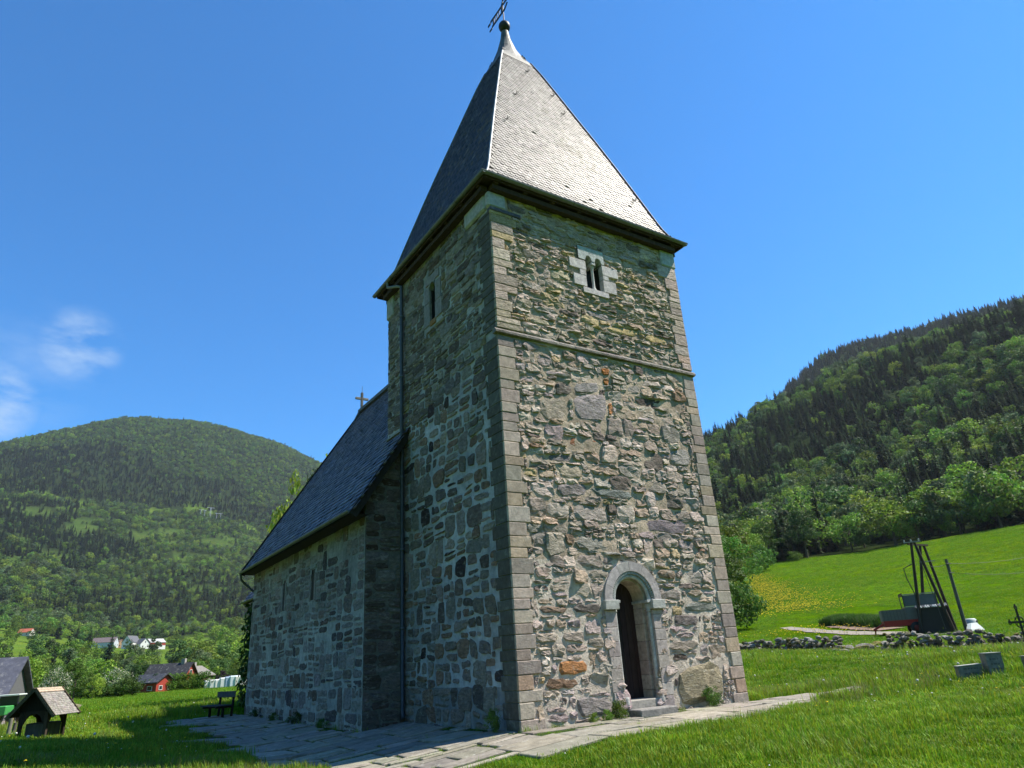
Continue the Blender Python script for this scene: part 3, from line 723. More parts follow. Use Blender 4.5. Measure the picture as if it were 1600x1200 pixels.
for sx, xs in ((-1, (2.49, 2.80)), (1, (3.95, 4.27))):
    for z0, z1 in quoin_heights(.26 if sx < 0 else .1, 2.25, .29, .2):
        e = random.uniform(0, .07)*(1 if z0 < .5 else .6)
        mb = MB(); mb.box(xs[0]-(e if sx < 0 else 0), xs[1]+(e if sx > 0 else 0), -.05, .30, z0+.004, z1-.004, jc((.37, .36, .33), .12), .008); mb.build('jamb_stone', m_block, doorway)
    xi = (2.80, 2.925) if sx < 0 else (3.845, 3.97)
    for z0, z1 in quoin_heights(.1, 2.47, .37, .2):
        mb = MB(); mb.box(xi[0], xi[1], .20, .8, z0+.003, z1-.003, jc((.36, .34, .29), .12), .006); mb.build('jamb_stone', m_block, doorway)
    # impost, shaft, capital and base
    mb = MB(); xo = (2.44, 2.86) if sx < 0 else (3.91, 4.34)
    mb.box(xo[0], xo[1], -.13, .29, 2.26, 2.47, (.42, .42, .40), .01); mb.build('impost', m_block, doorway)
    xo = (2.80, 2.96) if sx < 0 else (3.81, 3.97)
    mb = MB(); mb.box(xo[0], xo[1], -.06, .6, 2.405, 2.468, (.42, .43, .42), .006); mb.build('impost', m_block, doorway)
    xc = 2.845 if sx < 0 else 3.925
    mb = MB(); mb.lathe([(.048, 0), (.048, 1.72)], 12, (xc, .06, .47), (.40, .42, .42)); mb.build('colonnette', m_block, doorway)
    mb = MB(); mb.lathe([(.05, 0), (.06, .02), (.06, .04), (.052, .05), (.075, .15), (.085, .2), (.0, .2)], 12, (xc, .06, 2.20), (.42, .43, .42)); mb.build('capital', m_block, doorway)
    mb = MB(); mb.lathe([(.11, -.12), (.11, 0), (.105, .03), (.08, .05), (.085, .09), (.06, .11), (.05, .13)], 12, (xc, .04, .36), (.37, .37, .36)); mb.build('column_base', m_block, doorway)
mb = MB(); mb.box(2.86, 3.98, -.42, -.02, -.15, .15, (.23, .22, .21), .02); mb.build('step', m_block, doorway)
mb = MB(); mb.box(2.60, 3.96, -.015, .75, -.15, .32, (.33, .31, .28), .015); mb.build('threshold', m_block, doorway)
door = empty('door', (0, 0, 0)); door.parent = doorway
for k in range(6):
    x0 = 2.88+k*.17; zt_ = min(ACZ+math.sqrt(max(.3**2, .53**2-(x0+.085-ACX)**2)), 3.0)
    mb = MB(); mb.box(x0+.003, x0+.165, .50+random.uniform(0, .01), .56, .32, zt_, jc((.035, .024, .018), .3)); mb.build('plank', m_wood, door)

# --- belfry window
bw = empty('belfry_window', (0, 0, 0)); bw.parent = church
PW = (.52, .53, .52)
def blk(x0, x1, z0, z1, pr=.075, c=PW, d=.10):
    mb = MB(); mb.box(x0+.003, x1-.003, -pr, d, z0+.003, z1-.003, jc(c, .05), .006); mb.build('window_stone', m_block, bw)
blk(2.52, 3.105, 11.43, 11.735); blk(2.87, 3.09, 11.245, 11.425); blk(2.62, 3.08, 10.89, 11.24)
blk(3.70, 4.30, 11.44, 11.76); blk(3.70, 3.92, 11.28, 11.435); blk(3.69, 4.175, 10.88, 11.275)
blk(2.92, 3.845, 10.69, 10.865, .08)
# lintel with two arched heads
mb = MB(); xs = [2.86, 3.105]+list(np.linspace(3.105, 3.345, 9))[1:]+[3.455]+list(np.linspace(3.455, 3.70, 9))[1:]+[3.80]
def zlow(x):
    for c_, h_ in ((3.225, .12), (3.5775, .1225)):
        if abs(x-c_) <= h_+1e-6: return 11.80+math.sqrt(max(0, h_*h_-(x-c_)**2))*1.2
    return 11.78
for a, b in zip(xs[:-1], xs[1:]):
    m_ = (a+b)/2; za, zb_ = zlow(a) if zlow(m_) > 11.79 else 11.78, zlow(b) if zlow(m_) > 11.79 else 11.78
    mb.add([(a, -.08, za), (b, -.08, zb_), (b, -.08, 12.2), (a, -.08, 12.2), (a, .3, za), (b, .3, zb_)], [(0, 1, 2, 3), (0, 4, 5, 1)], (.44, .47, .47))
mb.add([(2.86, -.08, 12.2), (3.8, -.08, 12.2), (3.8, .3, 12.2), (2.86, .3, 12.2)], [(0, 1, 2, 3)], (.44, .47, .47)); mb.build('lintel', m_block, bw)
mb = MB(); mb.lathe([(.075, 0), (.075, .05), (.055, .09), (.042, .12), (.042, .72), (.05, .74), (.075, .82)], 10, (3.40, .03, 10.86), (.45, .46, .45)); mb.build('colonnette', m_block, bw)
mb = MB(); mb.box(3.325, 3.475, -.07, .3, 11.68, 11.78, (.48, .49, .48), .01); mb.build('capital', m_block, bw)
mb = MB(); mb.box(2.9, 3.9, .32, .36, 10.7, 12.3, (.012, .012, .014)); mb.box(2.95, 3.06, .11, .32, 10.8, 12.1, (.03, .03, .03)); mb.box(3.74, 3.85, .11, .32, 10.8, 12.1, (.03, .03, .03)); mb.build('darkness_panel', m_dark, bw)  # near-black box painted as the darkness inside the belfry opening

# --- slit window on the tower side
sw = empty('slit_window', (0, 0, 0)); sw.parent = church
PS = (.25, .26, .26)
def sblk(y0, y1, z0, z1, X=0., c=PS, par=None):
    mb = MB(); mb.box(X-.03, X+.06, y0+.003, y1-.003, z0+.003, z1-.003, jc(c, .06), .008); mb.build('window_stone', m_block, par or sw)
sblk(3.58, 3.98, 10.7, 11.45); sblk(3.60, 3.92, 11.46, 12.0); sblk(2.82, 3.23, 10.75, 11.3); sblk(2.86, 3.21, 11.31, 11.98); sblk(2.95, 3.85, 12.07, 12.33)
mb = MB(); yy = list(np.linspace(3.22, 3.58, 9))
for a, b in zip(yy[:-1], yy[1:]):
    za, zb_ = (11.88+math.sqrt(max(0, .18**2-(t-3.4)**2)) for t in (a, b))
    mb.add([(-.032, a, za), (-.032, b, zb_), (-.032, b, 12.08), (-.032, a, 12.08), (.12, a, za), (.12, b, zb_)], [(0, 1, 2, 3), (0, 4, 5, 1)], PS)
mb.build('arch_head', m_block, sw)
mb = MB(); mb.box(-.035, .1, 3.22, 3.58, 10.62, 10.80, (.30, .16, .07), .02); mb.build('sill', m_block, sw)
mb = MB(); mb.box(.2, .24, 3.0, 3.8, 10.5, 12.3, (.008, .008, .01)); mb.box(.07, .2, 3.59, 3.62, 10.6, 12.2, (.02, .02, .02)); mb.box(.07, .2, 3.18, 3.21, 10.6, 12.2, (.02, .02, .02)); mb.build('slit_darkness', m_dark, sw)  # black panels stand in for the unlit depth of the slit

# --- spire
PROF = [(3.70, 13.36), (3.55, 13.50), (3.40, 13.72), (3.29, 13.98), (3.20, 14.25), (2.99, 14.95), (2.44, 16.76), (2.05, 18.0), (1.64, 19.25), (1.23, 20.52), (.87, 21.62), (.60, 22.35), (.44, 22.72), (.29, 23.2), (.15, 23.8), (.09, 24.25)]
CXT, CYT = W/2, D/2
spire = empty('spire', (0, 0, 0)); spire.parent = church
mb = MB(); vs = []
for h, z in PROF: vs += [(CXT-h+.03, CYT-h+.03, z-.02), (CXT+h-.03, CYT-h+.03, z-.02), (CXT+h-.03, CYT+h-.03, z-.02), (CXT-h+.03, CYT+h-.03, z-.02)]
fs = [(i*4+k, i*4+(k+1) % 4, (i+1)*4+(k+1) % 4, (i+1)*4+k) for i in range(len(PROF)-1) for k in range(4)]
mb.add(vs, fs, (.10, .10, .11)); mb.build('roof_deck', m_slate, spire)
def prof_h(z):
    zs_ = [p[1] for p in PROF]; hs = [p[0] for p in PROF]; return float(np.interp(z, zs_, hs))
PL = np.array(PROF); sl = np.concatenate([[0], np.cumsum(np.hypot(np.diff(PL[:, 0]), np.diff(PL[:, 1])))])
slate_parts = []
def slate_col(kind):
    c = random.choices([(.15, .15, .145), (.18, .18, .175), (.125, .125, .12), (.24, .24, .23), (.08, .08, .08)], [5, 4, 3, 1.2, .6])[0]
    if kind == 'dark': c = random.choices([(.10, .108, .14), (.15, .155, .18), (.06, .062, .08), (.13, .125, .12)], [5, 4, 3, 1.5])[0]  # darker, bluer tones put the north slopes' shade into the slate colour
    if kind == 'shade_navy': c = random.choices([(.045, .048, .062), (.065, .066, .078), (.03, .032, .045), (.075, .07, .062)], [5, 4, 3, 1.5])[0]  # spire's left face: its shade painted in as near-black slate
    return jc(c, .14)
def slate(mb, P0, U, V, N, wd, ln, th, col, rounded=True):
    """P0 bottom centre, U across, V up slope, N outward"""
    P0, U, V, N = Vector(P0), Vector(U), Vector(V), Vector(N); h = wd/2*.97
    pts = [(-h, .36*wd if rounded else 0), (-h*.62, .1*wd if rounded else 0), (0, 0), (h*.62, .1*wd if rounded else 0), (h, .36*wd if rounded else 0), (h, ln), (-h, ln)]
    vs = []
    for u, v in pts: vs.append(P0+U*u+V*v+N*(th*(1-.9*v/ln)+.006))
    for u, v in pts[:5]: vs.append(P0+U*u+V*v-N*.004)
    mb.add(vs, [(0, 1, 2, 3, 4, 5, 6)]+[(7+i, 8+i, 1+i, i) for i in range(4)], col)
SW_, SE_ = .165, .128
total = sl[-1]; row = 0; s0 = .02
big_joined = MB()
while s0 < 9.95:
    h = np.interp(s0, sl, PL[:, 0]); z = np.interp(s0, sl, PL[:, 1]); h2 = np.interp(s0+.1, sl, PL[:, 0]); z2 = np.interp(s0+.1, sl, PL[:, 1])
    dh, dz = h2-h, z2-z; L_ = math.hypot(dh, dz)
    for f in range(4):
        if f == 0: O, U, inn = (CXT, CYT-h, z), (1, 0, 0), (0, 1)
        elif f == 1: O, U, inn = (CXT-h, CYT, z), (0, -1, 0), (1, 0)
        elif f == 2: O, U, inn = (CXT, CYT+h, z), (-1, 0, 0), (0, -1)
        else: O, U, inn = (CXT+h, CYT, z), (0, 1, 0), (-1, 0)
        V = Vector((-inn[0]*dh/L_, -inn[1]*dh/L_, dz/L_)); N = Vector(U).cross(V)
        off = (row % 2)*.5*SW_; n = int(h/SW_)+2
        for k in range(-n, n+1):
            u = k*SW_+off
            if abs(u) > h-.02: continue
            wd = SW_*random.uniform(.93, 1.0)
            if abs(u)+wd/2 > h: wd = max(.05, (h-abs(u))*2)
            missing = random.random() < .004
            col = slate_col('shade_navy' if f == 1 else 'light')
            if f == 0:
                for mu, mz, mr_ in ((.35, 16.9, .42), (.85, 16.5, .3), (.15, 18.7, .28), (1.3, 16.1, .22), (.6, 17.6, .2), (1.6, 15.4, .2)):
                    if random.random() < 1.1-math.hypot((u-mu), (z-mz)*.8)/mr_: col = jc((.045, .045, .03), .3)
            if f == 1 and random.random() < .5*max(0, float(vn(np.array([u*.5]), np.array([s0*.25]), 9)[0])-.35): col = jc((.11, .09, .05), .3)
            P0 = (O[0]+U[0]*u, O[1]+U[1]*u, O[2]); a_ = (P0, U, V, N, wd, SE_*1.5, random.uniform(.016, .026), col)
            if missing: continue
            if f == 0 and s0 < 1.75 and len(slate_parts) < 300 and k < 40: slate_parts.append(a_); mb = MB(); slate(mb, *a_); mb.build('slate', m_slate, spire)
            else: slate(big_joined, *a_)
    s0 += SE_; row += 1
big_joined.build('slate_field', m_slate, spire, kind='stuff')
# hips, lead cap
def hipline(sx, sy, z0=13.42, z1=22.3):
    zs_ = [p[1] for p in PROF if z0 < p[1] < z1]; zs_ = [z0]+zs_+[z1]
    return [(CXT+sx*(prof_h(z)+.02), CYT+sy*(prof_h(z)+.02), z+.03) for z in zs_]
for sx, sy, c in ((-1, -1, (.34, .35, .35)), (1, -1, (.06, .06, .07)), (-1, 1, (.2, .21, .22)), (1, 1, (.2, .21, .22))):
    mb = MB(); mb.tube(hipline(sx, sy), .034, 6, c); mb.build('hip_flashing', m_metal, spire)
mb = MB(); cap = [(h+.035, z) for h, z in PROF if z > 21.9]; cap = [(prof_h(22.1)+.03, 22.1)]+[q for q in cap if q[1] > 22.2]; vs = []; n = 16
for h, z in cap:
    k_r = np.clip((z-22.3)/1.2, 0, 1)          # square below, round above
    for k in range(n):
        t = 2*math.pi*(k+.5)/n+math.pi/4-math.pi/n; c_, s_ = math.cos(t), math.sin(t); q = 1/max(abs(c_), abs(s_))
        rr = h*(q*(1-k_r)+1.12*k_r); vs.append((CXT+rr*c_, CYT+rr*s_, z+(.0 if z > 22 else random.uniform(-.08, .08))))
mb.add(vs, [(i*n+k, i*n+(k+1) % n, (i+1)*n+(k+1) % n, (i+1)*n+k) for i in range(len(cap)-1) for k in range(n)], (.075, .08, .08)); mb.build('lead_cap', m_slate, spire)
mb = MB()
for k in range(3): mb.beam((CXT-.35+.1*k, CYT-.66, 22.2-.16*k), (CXT+.05+.12*k, CYT-.68-.06*k, 21.95-.22*k), .05, .02, (.05, .05, .05))
mb.build('torn_flashing', m_metal, spire)
# roof hooks
for fx, fz in ((.12, 21.3), (-1.05, 19.0), (1.0, 19.1), (-1.95, 17.0), (2.55, 15.1), (.9, 20.2)):
    h = prof_h(fz); yb = CYT-h
    mb = MB(); mb.tube([(CXT+fx, yb+.02, fz+.1), (CXT+fx, yb-.10, fz-.02), (CXT+fx, yb-.15, fz+.08)], .012, 5, (.03, .03, .03)); mb.tube([(CXT+fx-.09, yb-.05, fz+.05), (CXT+fx, yb-.08, fz-.04), (CXT+fx+.09, yb-.13, fz+.10)], .010, 5, (.03, .03, .03)); mb.build('roof_hook', m_dark, spire)
for fy, fz in ((-.9, 16.3), (1.6, 16.2), (-.3, 18.6)):
    h = prof_h(fz); mb = MB(); mb.tube([(CXT-h-.02, CYT+fy, fz+.1), (CXT-h-.12, CYT+fy, fz), (CXT-h-.14, CYT+fy, fz+.1)], .012, 5, (.03, .03, .03)); mb.build('roof_hook', m_dark, spire)
mb = MB(); mb.lathe([(.0, -.25), (.08, -.235), (.16, -.18), (.215, -.1), (.235, 0), (.215, .1), (.16, .18), (.08, .235), (0, .25)], 20, (CXT, CYT, 24.55), (.02, .02, .022)); mb.build('ball_finial', m_dark, spire)
mb = MB(); mb.tube([(CXT, CYT, 24.7), (CXT, CYT, 27.2)], .024, 6, (.06, .05, .05)); mb.build('vane_rod', m_metal, spire)
vane = empty('weather_vane', (CXT, CYT, 25.55), R(-90)); vane.parent = spire
mb = MB()
for z0, z1, x0, x1 in ((-.20, -.10, -.85, .12), (.16, .26, -.95, .35)): mb.box(x0, x1, -.012, .012, z0, z1, (.015, .015, .02))
for x0 in (-.78, -.60, -.46, -.32, -.14): mb.box(x0, x0+(.10 if x0 in (-.78, -.14) else .045), -.011, .011, -.10, .16, (.015, .015, .02))
mb.box(-1.05, -.85, -.012, .012, -.26, -.17, (.015, .015, .02)); mb.box(-1.15, -.95, -.012, .012, .10, .2, (.015, .015, .02))
mb.beam((.3, 0, .2), (.8, 0, .75), .03, .12, (.015, .015, .02)); mb.beam((.1, 0, -.16), (.32, 0, .02), .03, .07, (.015, .015, .02)); mb.beam((-.1, 0, .26), (.25, 0, .7), .03, .05, (.015, .015, .02)); mb.build('vane_flag', m_dark, vane)

# eaves: boarding, beams, gutters
EO = .35
mb = MB()
for (a, b) in (((-EO+.06, -EO+.06), (W+EO-.06, -EO+.06)), ((-EO+.06, D+EO-.06), (-EO+.06, -EO+.06)), ((W+EO-.06, -EO+.06), (W+EO-.06, D+EO-.06)), ((W+EO-.06, D+EO-.06), (-EO+.06, D+EO-.06))): mb.beam((a[0], a[1], 13.30), (b[0], b[1], 13.30), .04, .12, (.055, .035, .025))
mb.add([(-EO, -EO, 13.31), (W+EO, -EO, 13.31), (W+EO, D+EO, 13.31), (-EO, D+EO, 13.31)], [(0, 3, 2, 1)], (.05, .032, .024)); mb.build('soffit', m_wood, church)
for k in range(4):
    a, b = [((.0, -.12), (W, -.12)), ((-.12, D), (-.12, 0)), ((W+.12, 0), (W+.12, D)), ((W, D+.12), (0, D+.12))][k]
    mb = MB(); mb.beam((a[0], a[1], 13.12), (b[0], b[1], 13.12), .2, .14, (.06, .04, .028)); mb.build('wall_plate', m_wood, church)
for k in range(8):
    x = .12+k*(W-.24)/7
    mb = MB(); mb.box(x-.06, x+.06, -EO+.08, -.0, 13.2, 13.29, (.075, .05, .035)); mb.build('rafter_end', m_wood, church)
    mb = MB(); mb.box(-EO+.08, -.0, x-.06, x+.06, 13.2, 13.29, (.06, .04, .03)); mb.build('rafter_end', m_wood, church)
def gutter(p, q, r_=.075, c=(.16, .17, .17), par=church, nj=4):
    p, q = Vector(p), Vector(q); d = (q-p).normalized(); s_ = d.cross(Vector((0, 0, 1))); mb = MB(); vs = []; n = 9
    for P_ in (p, q):
        for rr in (r_, r_-.008):
            for k in range(n): t = math.pi*k/(n-1); vs.append(P_+s_*math.cos(t)*rr-Vector((0, 0, 1))*math.sin(t)*rr)
    fs = [(k, k+1, 2*n+k+1, 2*n+k) for k in range(n-1)]+[(n+k+1, n+k, 3*n+k, 3*n+k+1) for k in range(n-1)]+[(0, 2*n, 3*n, n), (n-1, 2*n-1, 4*n-1, 3*n-1)]
    fs += [tuple(range(n)), tuple(range(2*n, 3*n))[::-1]]
    mb.add(vs, fs, c, False)
    L_ = (q-p).length
    for k in range(1, nj+1):
        P_ = p+d*L_*k/(nj+1); vs = []
        for o_ in (-.012, .012):
            for k2 in range(n): t = math.pi*k2/(n-1); vs.append(P_+d*o_+s_*math.cos(t)*(r_+.012)-Vector((0, 0, 1))*math.sin(t)*(r_+.012))
        mb.add(vs, [(i, i+1, n+i+1, n+i) for i in range(n-1)], (.07, .075, .07))
    mb.build('gutter', m_metal, par)
gz = 13.375
gutter((W+EO+.07, -EO-.01, gz), (-EO-.07, -EO-.01, gz)); gutter((-EO-.01, -EO-.07, gz), (-EO-.01, D+EO+.07, gz)); gutter((W+EO+.01, D+EO+.07, gz), (W+EO+.01, -EO-.07, gz))
mb = MB(); mb.tube([(-EO-.01, 6.0, 13.3), (-EO, 6.0, 13.12), (-.2, 5.55, 12.98), (-.12, 5.42, 12.9)], .05, 8, (.17, .19, .19))
mb.tube([(-.12, 5.40, 12.92), (-.12, 5.40, 6.), (-.12, 5.40, .25), (-.16, 5.25, .1)], .055, 10, (.06, .07, .085)); mb.build('downpipe', m_metal, church)
mb = MB()
for z in (11.8, 9.7, 7.6, 6.5, 4.4, 2.3): mb.lathe([(.058, -.03), (.07, -.03), (.07, .03), (.058, .03)], 10, (-.12, 5.40, z), (.1, .12, .15)); mb.beam((-.12, 5.4, z), (0, 5.4, z), .02, .02, (.1, .1, .1))
mb.build('pipe_collar', m_metal, church)

# --- nave
NX0, NX1, NY0, NY1, NZ, RZ = -1.195, W+1.195, 5.46, 17.98, 5.40, 13.25
def FN(u, v, d): return (NX0-d, u, v)
def FG(u, v, d): return (u, NY0-d, v)
slope = (RZ-5.42)/(W/2-NX0+.477)
def roof_z(x): return 5.42+(x-(NX0-.477))*slope
nave = church
nw_obs = [ccw(rect(9.66, 10.30, 3.3, 4.62)), ccw(rect(13.0, 13.6, 3.3, 4.7))]
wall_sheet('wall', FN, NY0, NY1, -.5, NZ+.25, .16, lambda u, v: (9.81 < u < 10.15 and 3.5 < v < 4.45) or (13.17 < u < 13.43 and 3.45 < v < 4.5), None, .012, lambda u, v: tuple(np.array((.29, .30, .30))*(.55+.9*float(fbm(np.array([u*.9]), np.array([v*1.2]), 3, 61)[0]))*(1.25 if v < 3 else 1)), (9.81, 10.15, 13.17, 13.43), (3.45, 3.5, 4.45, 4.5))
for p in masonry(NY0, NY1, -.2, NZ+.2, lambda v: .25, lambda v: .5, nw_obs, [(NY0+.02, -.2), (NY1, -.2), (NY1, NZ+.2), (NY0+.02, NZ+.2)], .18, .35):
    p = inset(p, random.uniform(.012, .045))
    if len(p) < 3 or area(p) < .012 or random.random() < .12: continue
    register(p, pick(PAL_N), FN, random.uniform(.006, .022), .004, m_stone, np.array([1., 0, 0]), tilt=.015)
# gable piece left of the tower
mb = MB(); mb.add([(NX0, NY0, -.5), (.0, NY0, -.5), (.0, NY0, roof_z(0)), (NX0, NY0, roof_z(NX0))], [(0, 1, 2, 3)], (.17, .165, .15)); mb.build('wall', m_mortar, church)
for p in masonry(NX0, 0, -.2, 8.2, lambda v: .22, lambda v: .5, [], [(NX0+.0, -.2), (-.01, -.2), (-.01, roof_z(0)-.1), (NX0, roof_z(NX0)-.15)]):
    p = inset(p, random.uniform(.008, .02))
    if len(p) > 2 and area(p) > .012: register(p, pick([((.12, .105, .09), 5), ((.16, .15, .135), 4), ((.09, .065, .05), 2), ((.2, .2, .18), 2)]), FG, random.uniform(.01, .03), .006, m_stone, np.array([0, 1., 0]), tilt=.03)
mb = MB()     # hidden walls: gable over the tower, south, east
mb.add([(W, NY0, -.5), (NX1, NY0, -.5), (NX1, NY0, NZ+.1), (W, NY0, roof_z(0))], [(0, 1, 2, 3)], (.3, .3, .28))
mb.add([(NX1, NY0, -.5), (NX1, NY1, -.5), (NX1, NY1, NZ+.1), (NX1, NY0, NZ+.1)], [(0, 1, 2, 3)], (.3, .3, .28))
mb.add([(NX0, NY1, -.5), (NX1, NY1, -.5), (NX1, NY1, roof_z(NX0)), (W/2, NY1, RZ-.1), (NX0, NY1, roof_z(NX0))], [(0, 1, 2, 3, 4)], (.3, .3, .28)); mb.build('wall', m_mortar, church)
for yw, z0, z1, hw in ((9.98, 3.52, 4.45, .17), (13.30, 3.50, 4.52, .13)):
    nwn = empty('nave_window', (0, 0, 0)); nwn.parent = church
    for y0, y1 in ((yw-hw-.14, yw-hw), (yw+hw, yw+hw+.14)):
        mb = MB(); mb.box(NX0-.02, NX0+.05, y0, y1, z0-.05, z1-.12, jc((.22, .225, .22), .05), .006); mb.build('window_stone', m_block, nwn)
    mb = MB(); mb.box(NX0-.03, NX0+.2, yw-hw-.14, yw+hw+.14, z1+.02, z1+.15, (.26, .28, .27), .02); mb.build('window_stone', m_block, nwn)
    mb = MB(); yy = np.linspace(yw-hw, yw+hw, 7)
    for a, b in zip(yy[:-1], yy[1:]):
        za, zb_ = (z1-.12+math.sqrt(max(0, hw**2-(t-yw)**2))*1.2 for t in (a, b)); mb.add([(NX0-.031, a, za), (NX0-.031, b, zb_), (NX0-.031, b, z1+.03), (NX0-.031, a, z1+.03)], [(0, 1, 2, 3)], (.26, .28, .27))
    mb.build('arch_head', m_block, nwn)
    mb = MB(); mb.box(NX0+.025, NX0+.22, yw-hw-.05, yw+hw+.05, z0-.1, z1+.1, (.010, .010, .012) if hw > .15 else (.04, .034, .042)); mb.build('slit_darkness', m_dark, nwn)  # black panel near the surface, painted as the slit's dark recess
# nave roof
VO = .30
def roof_half(sx, x_e, z_e, y0, y1, x_r, z_r, sw, se, name, col_kind, par, ymask=None, individuals=0):
    d = Vector((x_r-x_e, 0, z_r-z_e)); L_ = d.length; V = d.normalized(); U = Vector((0, -1, 0)) if sx < 0 else Vector((0, 1, 0)); N = U.cross(V)
    mb = MB(); a = N*-.02; b = N*-.14; e0, e1 = Vector((x_e, y0, z_e)), Vector((x_e, y1, z_e)); r0, r1 = Vector((x_r, y0, z_r)), Vector((x_r, y1, z_r))
    mb.prism([e0, e1, r1, r0], a, b, (.05, .05, .055)); mb.build('roof_deck', m_wood, par)
    mb = MB(); n = 0; row = 0; s_ = 0
    while s_ < L_-se*1.3:
        y = y0+(row % 2)*sw/2
        while y < y1+.01:
            P0 = Vector((x_e, min(y, y1), z_e))+V*s_
            if not (ymask and ymask(P0.x, y, P0.z)): slate(mb, P0+N*-.018, U, V, N, sw*random.uniform(.9, 1), se*1.5, random.uniform(.024, .05), slate_col(col_kind), True)
            y += sw
        s_ += se; row += 1
    mb.build(name, m_slate, par, kind='stuff')
nroof = empty('nave_roof', (0, 0, 0)); nroof.parent = church
roof_half(-1, NX0-.477, 5.42, NY0-VO, NY1+.25, W/2, RZ, .26, .20, 'slate_field', 'dark', nroof, lambda x, y, z: x > -.12 and y < D+.05)
roof_half(1, NX1+.477, 5.42, NY0-VO, NY1+.25, W/2, RZ, .5, .4, 'slate_field', 'light', nroof, lambda x, y, z: x < W+.12 and y < D+.05)
mb = MB(); mb.beam((W/2, D-.1, RZ+.06), (W/2, NY1+.28, RZ+.06), .3, .16, (.09, .10, .09)); mb.build('ridge_cap', m_slate, nroof)
mb = MB()
for xa, xb in ((NX0-.477, -.02),): mb.beam((xa, NY0-VO+.02, roof_z(xa)-.16), (xb, NY0-VO+.02, roof_z(xb)-.16), .05, .24, (.03, .026, .024))
mb.build('barge_board', m_wood, nroof)
mb = MB(); mb.beam((NX0-.477, NY1+.24, 5.42-.1), (W/2, NY1+.24, RZ-.1), .05, .25, (.03, .026, .024)); mb.build('barge_board', m_wood, nroof)
mb = MB(); mb.beam((-.04, NY0-.1, roof_z(0)+.02), (-.04, D+.0, roof_z(0)+.02), .06, .05, (.25, .25, .18)); mb.build('flashing', m_metal, nroof)
gutter((NX0-.55, NY0-VO+.1, 5.40), (NX0-.55, NY1+.2, 5.40), .07, (.13, .15, .14), nroof, 8)
mb = MB(); mb.add([(NX0-.477, NY0-VO, 5.3), (NX0, NY0-VO, 5.3), (NX0, NY1+.2, 5.3), (NX0-.477, NY1+.2, 5.3)], [(0, 1, 2, 3)], (.05, .04, .035)); mb.build('soffit', m_wood, nroof)
mb = MB(); mb.tube([(NX0-.55, NY1+.1, 5.33), (NX0-.5, NY1+.15, 5.1), (NX0-.05, NY1+.3, 4.75), (NX0+.3, NY1+.35, 4.5), (.1, NY1+.4, 0)], .045, 8, (.09, .11, .12)); mb.build('downpipe', m_metal, nroof)
xr = empty('gable_cross', (W/2, NY1+.15, RZ)); xr.parent = church
mb = MB(); mb.add([(-.5, -.1, -.75), (.5, -.1, -.75), (.12, -.1, .1), (-.12, -.1, .1), (-.5, .12, -.75), (.5, .12, -.75), (.12, .12, .1), (-.12, .12, .1)], [(0, 1, 2, 3), (5, 4, 7, 6), (3, 2, 6, 7), (0, 3, 7, 4), (1, 5, 6, 2)], (.08, .085, .085)); mb.build('pedestal', m_slate, xr)
mb = MB(); mb.box(-.055, .055, -.06, .06, .1, 1.05, (.13, .13, .13), .01); mb.box(-.34, -.056, -.05, .05, .66, .78, (.2, .19, .17), .015); mb.box(.056, .34, -.05, .05, .66, .78, (.2, .19, .17), .015); mb.build('cross_arms', m_block, xr)
mb = MB(); mb.tube([(0, 0, 1.04), (0, 0, 1.4)], .012, 5, (.08, .08, .08)); mb.build('spike', m_dark, xr)
# chancel
ch = empty('chancel', (0, 0, 0)); ch.parent = church
mb = MB(); mb.box(.3, 6.5, NY1+.02, 24.2, -.5, 4.8, (.26, .27, .26)); mb.add([(.3, 24.2, 4.8), (6.5, 24.2, 4.8), (3.4, 24.2, 9.4)], [(0, 1, 2)], (.26, .27, .26)); mb.build('wall', m_mortar, ch)
roof_half(-1, -.2, 4.75, NY1+.05, 24.6, 3.4, 9.7, .3, .24, 'slate_field', 'dark', ch); roof_half(1, 7.0, 4.75, NY1+.05, 24.6, 3.4, 9.7, .5, .4, 'slate_field', 'light', ch)
gutter((-.26, NY1+.1, 4.76), (-.26, 24.5, 4.76), .07, (.12, .13, .13), ch, 3)

# --- emit masonry stones: the 300 that show largest are parts, the rest is one part
stones_all.sort(key=lambda s: -s[0]); rest = MB()
for k, (_, poly, col, F, pr, rg, ml, kw) in enumerate(stones_all):
    if k < 300: mb = MB(); stone_mesh(mb, poly, col, F, pr, rg, **kw); mb.build('stone', ml, church)
    else: stone_mesh(rest, poly, col, F, pr, rg, **kw)
rest.build('rubble', m_stone, church, kind='stuff')

# ------------------------------------------------------------------ pavement round the church
pv = MB()
def pave_ok(x, y):
    n = float(vn(np.array([x*1.1]), np.array([y*1.1]), 3)[0])-.5
    if y < -.02: return y > -2.3+n*.9+.22*max(0, x-5) and -4.2+n*1.2 < x < 10.6+n and (x > -.5 or y > -2.2+.1*x+n*.6)
    if y < 5.4: return -4.0+n*.9-.05*y < x < -.05
    return -4.1+n*1.2+.04*(y-5) < x < -1.28 and y < 19.5
ps = []
yy = -2.6
while yy < -.15:
    xx = -4.6+random.uniform(0, .5)
    while xx < 9.8: wd = random.uniform(.65, 1.5); ps.append((xx+wd/2, yy+.34+random.uniform(-.02, .02))); xx += wd
    yy += random.uniform(.6, .78)
ys0 = .45
while ys0 < 20:
    xx = -4.6+random.uniform(0, .4)
    while xx < -.2: wd = random.uniform(.8, 1.5); ps.append((xx+wd/2, ys0+random.uniform(-.02, .02))); xx += wd
    ys0 += random.uniform(.55, .85)
OBP = [ccw(rect(-.04, W+.3, -.04, 5.5)), ccw(rect(NX0-.06, 8.3, 5.4, 21)), ccw(rect(2.8, 4.05, -.45, 0))]
